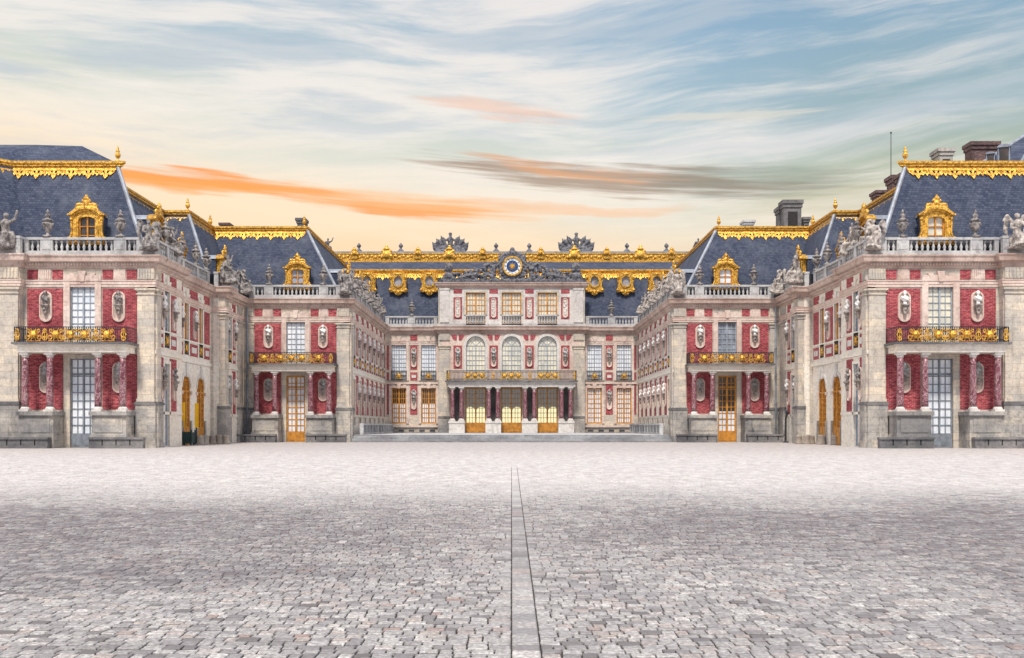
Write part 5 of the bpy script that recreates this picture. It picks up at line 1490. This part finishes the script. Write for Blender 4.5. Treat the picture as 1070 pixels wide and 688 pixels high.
# high thin cloud
warp = t.noise(t.comb(t.m('MULTIPLY', az, 2.2), t.m('MULTIPLY', el, 5)), 1.0, 3, .5)
cx = t.m('ADD', t.m('MULTIPLY', az, 3.0), t.m('MULTIPLY', warp, .7)); cy = t.m('ADD', t.m('MULTIPLY', el, 24.0), t.m('ADD', t.m('MULTIPLY', az, -1.0), t.m('MULTIPLY', warp, 2.2)))
n1 = t.noise(t.comb(t.m('MULTIPLY', cx, .8), t.m('MULTIPLY', cy, .75), 3.1), 1.0, 9, .58, .1)
n2 = t.noise(t.comb(t.m('MULTIPLY', cx, 2.2), t.m('MULTIPLY', cy, 2.6), 9.0), 1.0, 9, .62, .1)
cl = t.m('ADD', t.m('MULTIPLY', n1, .66), t.m('MULTIPLY', n2, .34))
cl = t.m('SUBTRACT', cl, t.m('MULTIPLY', t.m('MAXIMUM', t.m('ADD', azc, .02), 0.0), .22))
cm = t.smooth(cl, .37, .57)
ccol = t.ramp(t.m('DIVIDE', e1, .5), [(.2, (1, .70, .38)), (.38, (.98, .80, .56)), (.52, (.92, .86, .77)), (.8, (.88, .83, .77)), (1, (.80, .78, .76))])
col = t.mix(t.m('MULTIPLY', cm, .86), base, ccol)
n3 = t.noise(t.comb(t.m('MULTIPLY', cx, 1.1), t.m('MULTIPLY', cy, 1.2), 21.0), 1.0, 7, .6)
col = t.mix(t.m('MULTIPLY', t.smooth(n3, .48, .64), t.smooth(el, .19, .30, 0, .62)), col, (.50, .57, .62))
# long low streaks
def streak(px, py, hl, hh, slope, color, amt, fr=(2.4, 95.0), seed=0.0, lo=2.2):
    global col
    a0, e0 = P2(px, py)
    wv = t.m('MULTIPLY', t.m('SUBTRACT', t.noise(t.comb(t.m('MULTIPLY', az, 5), t.m('MULTIPLY', el, 9), seed), 1.0, 4), .5), .035)
    u = t.m('DIVIDE', t.m('SUBTRACT', az, a0), hl)
    v = t.m('DIVIDE', t.m('ADD', t.m('SUBTRACT', t.m('SUBTRACT', el, e0), t.m('MULTIPLY', t.m('SUBTRACT', az, a0), slope)), wv), hh)
    r2 = t.m('ADD', t.m('POWER', t.m('ABSOLUTE', u), 2.4), t.m('MULTIPLY', v, v))
    nn = t.noise(t.comb(t.m('MULTIPLY', az, fr[0]*3), t.m('MULTIPLY', t.m('SUBTRACT', el, t.m('MULTIPLY', az, slope)), fr[1]*2), seed+5), 1.0, 7, .6)
    mk = t.smooth(t.m('ADD', r2, t.m('MULTIPLY', t.m('SUBTRACT', nn, .5), lo)), 1.1, -.1)
    col = t.mix(t.m('MULTIPLY', mk, amt), col, color)
streak(290, 200, .24, .0105, -.055, (1.0, .33, .04), .9, seed=1, lo=3.2)
streak(200, 190, .12, .007, -.03, (1.0, .40, .08), .7, seed=2, lo=3.2)
streak(430, 212, .16, .012, -.05, (.95, .55, .25), .6, seed=3)
streak(650, 188, .20, .014, -.07, (.36, .24, .15), .8, seed=4, lo=3.5)
streak(590, 178, .11, .007, -.13, (.80, .40, .18), .7, seed=8, lo=3.5)
streak(780, 188, .12, .017, -.02, (.22, .25, .20), .5, seed=6, lo=3.2)
streak(520, 116, .085, .009, -.10, (.90, .52, .34), .5, seed=7, lo=3.5)
streak(610, 215, .12, .006, -.06, (.95, .52, .25), .55, seed=9)
# rest of the unseen dome: overcast behind, sides brightened to light the return walls
side = t.smooth(t.m('ABSOLUTE', az), .75, 1.5)
streak(760, 122, .10, .006, .02, (.80, .74, .62), .6, seed=11, lo=3.2)
streak(930, 205, .14, .014, -.01, (.55, .52, .33), .5, seed=12)
col = t.mix(1.0, col, (.87, .86, .87), 'MULTIPLY')
col = t.mix(side, col, t.ramp(t.m('DIVIDE', t.m('ABSOLUTE', az), 3.2), [(.25, (1.0, .95, .92)), (.5, (1.9, 1.75, 1.62)), (.75, (.60, .62, .70)), (1, (.45, .48, .56))]))
col = t.mix(t.smooth(el, .55, 1.0), col, (.50, .56, .68))
nis = t.mix(1.0, sky.outputs['Color'], (.006, .006, .006), 'MULTIPLY')
col = t.mix(1.0, col, nis, 'ADD')
t.put(bg.inputs['Color'], col); bg.inputs['Strength'].default_value = 1.0

sun = bpy.data.lights.new('sun', 'SUN'); sun.energy = 3.4; sun.angle = R(9); sun.color = (1, .93, .83)
so = bpy.data.objects.new('sun', sun); COL.objects.link(so)
dv = Vector((sin(SUN_AZ)*cos(SUN_EL), cos(SUN_AZ)*cos(SUN_EL), sin(SUN_EL)))
so.rotation_euler = dv.to_track_quat('Z', 'Y').to_euler(); so.location = (0, -20, 60)

cam = bpy.data.cameras.new('camera'); cam.sensor_fit = 'HORIZONTAL'; cam.sensor_width = 36
cam.lens = F_PX/1070*36; cam.shift_y = (444.7-344)/1070; cam.shift_x = (535-534.5)/1070
cam.clip_start = .1; cam.clip_end = 3000
co = bpy.data.objects.new('camera', cam); COL.objects.link(co); co.location = (0, 0, EYE); co.rotation_euler = (pi/2, 0, 0)
S.camera = co
S.view_settings.view_transform = 'Standard'; S.view_settings.look = 'None'; S.view_settings.exposure = 0.24; S.view_settings.gamma = 1
S.render.engine = 'CYCLES'
S.cycles.max_bounces = 6; S.cycles.diffuse_bounces = 2; S.cycles.glossy_bounces = 3; S.cycles.transparent_max_bounces = 8
try: S.cycles.use_denoising = True
except Exception: pass
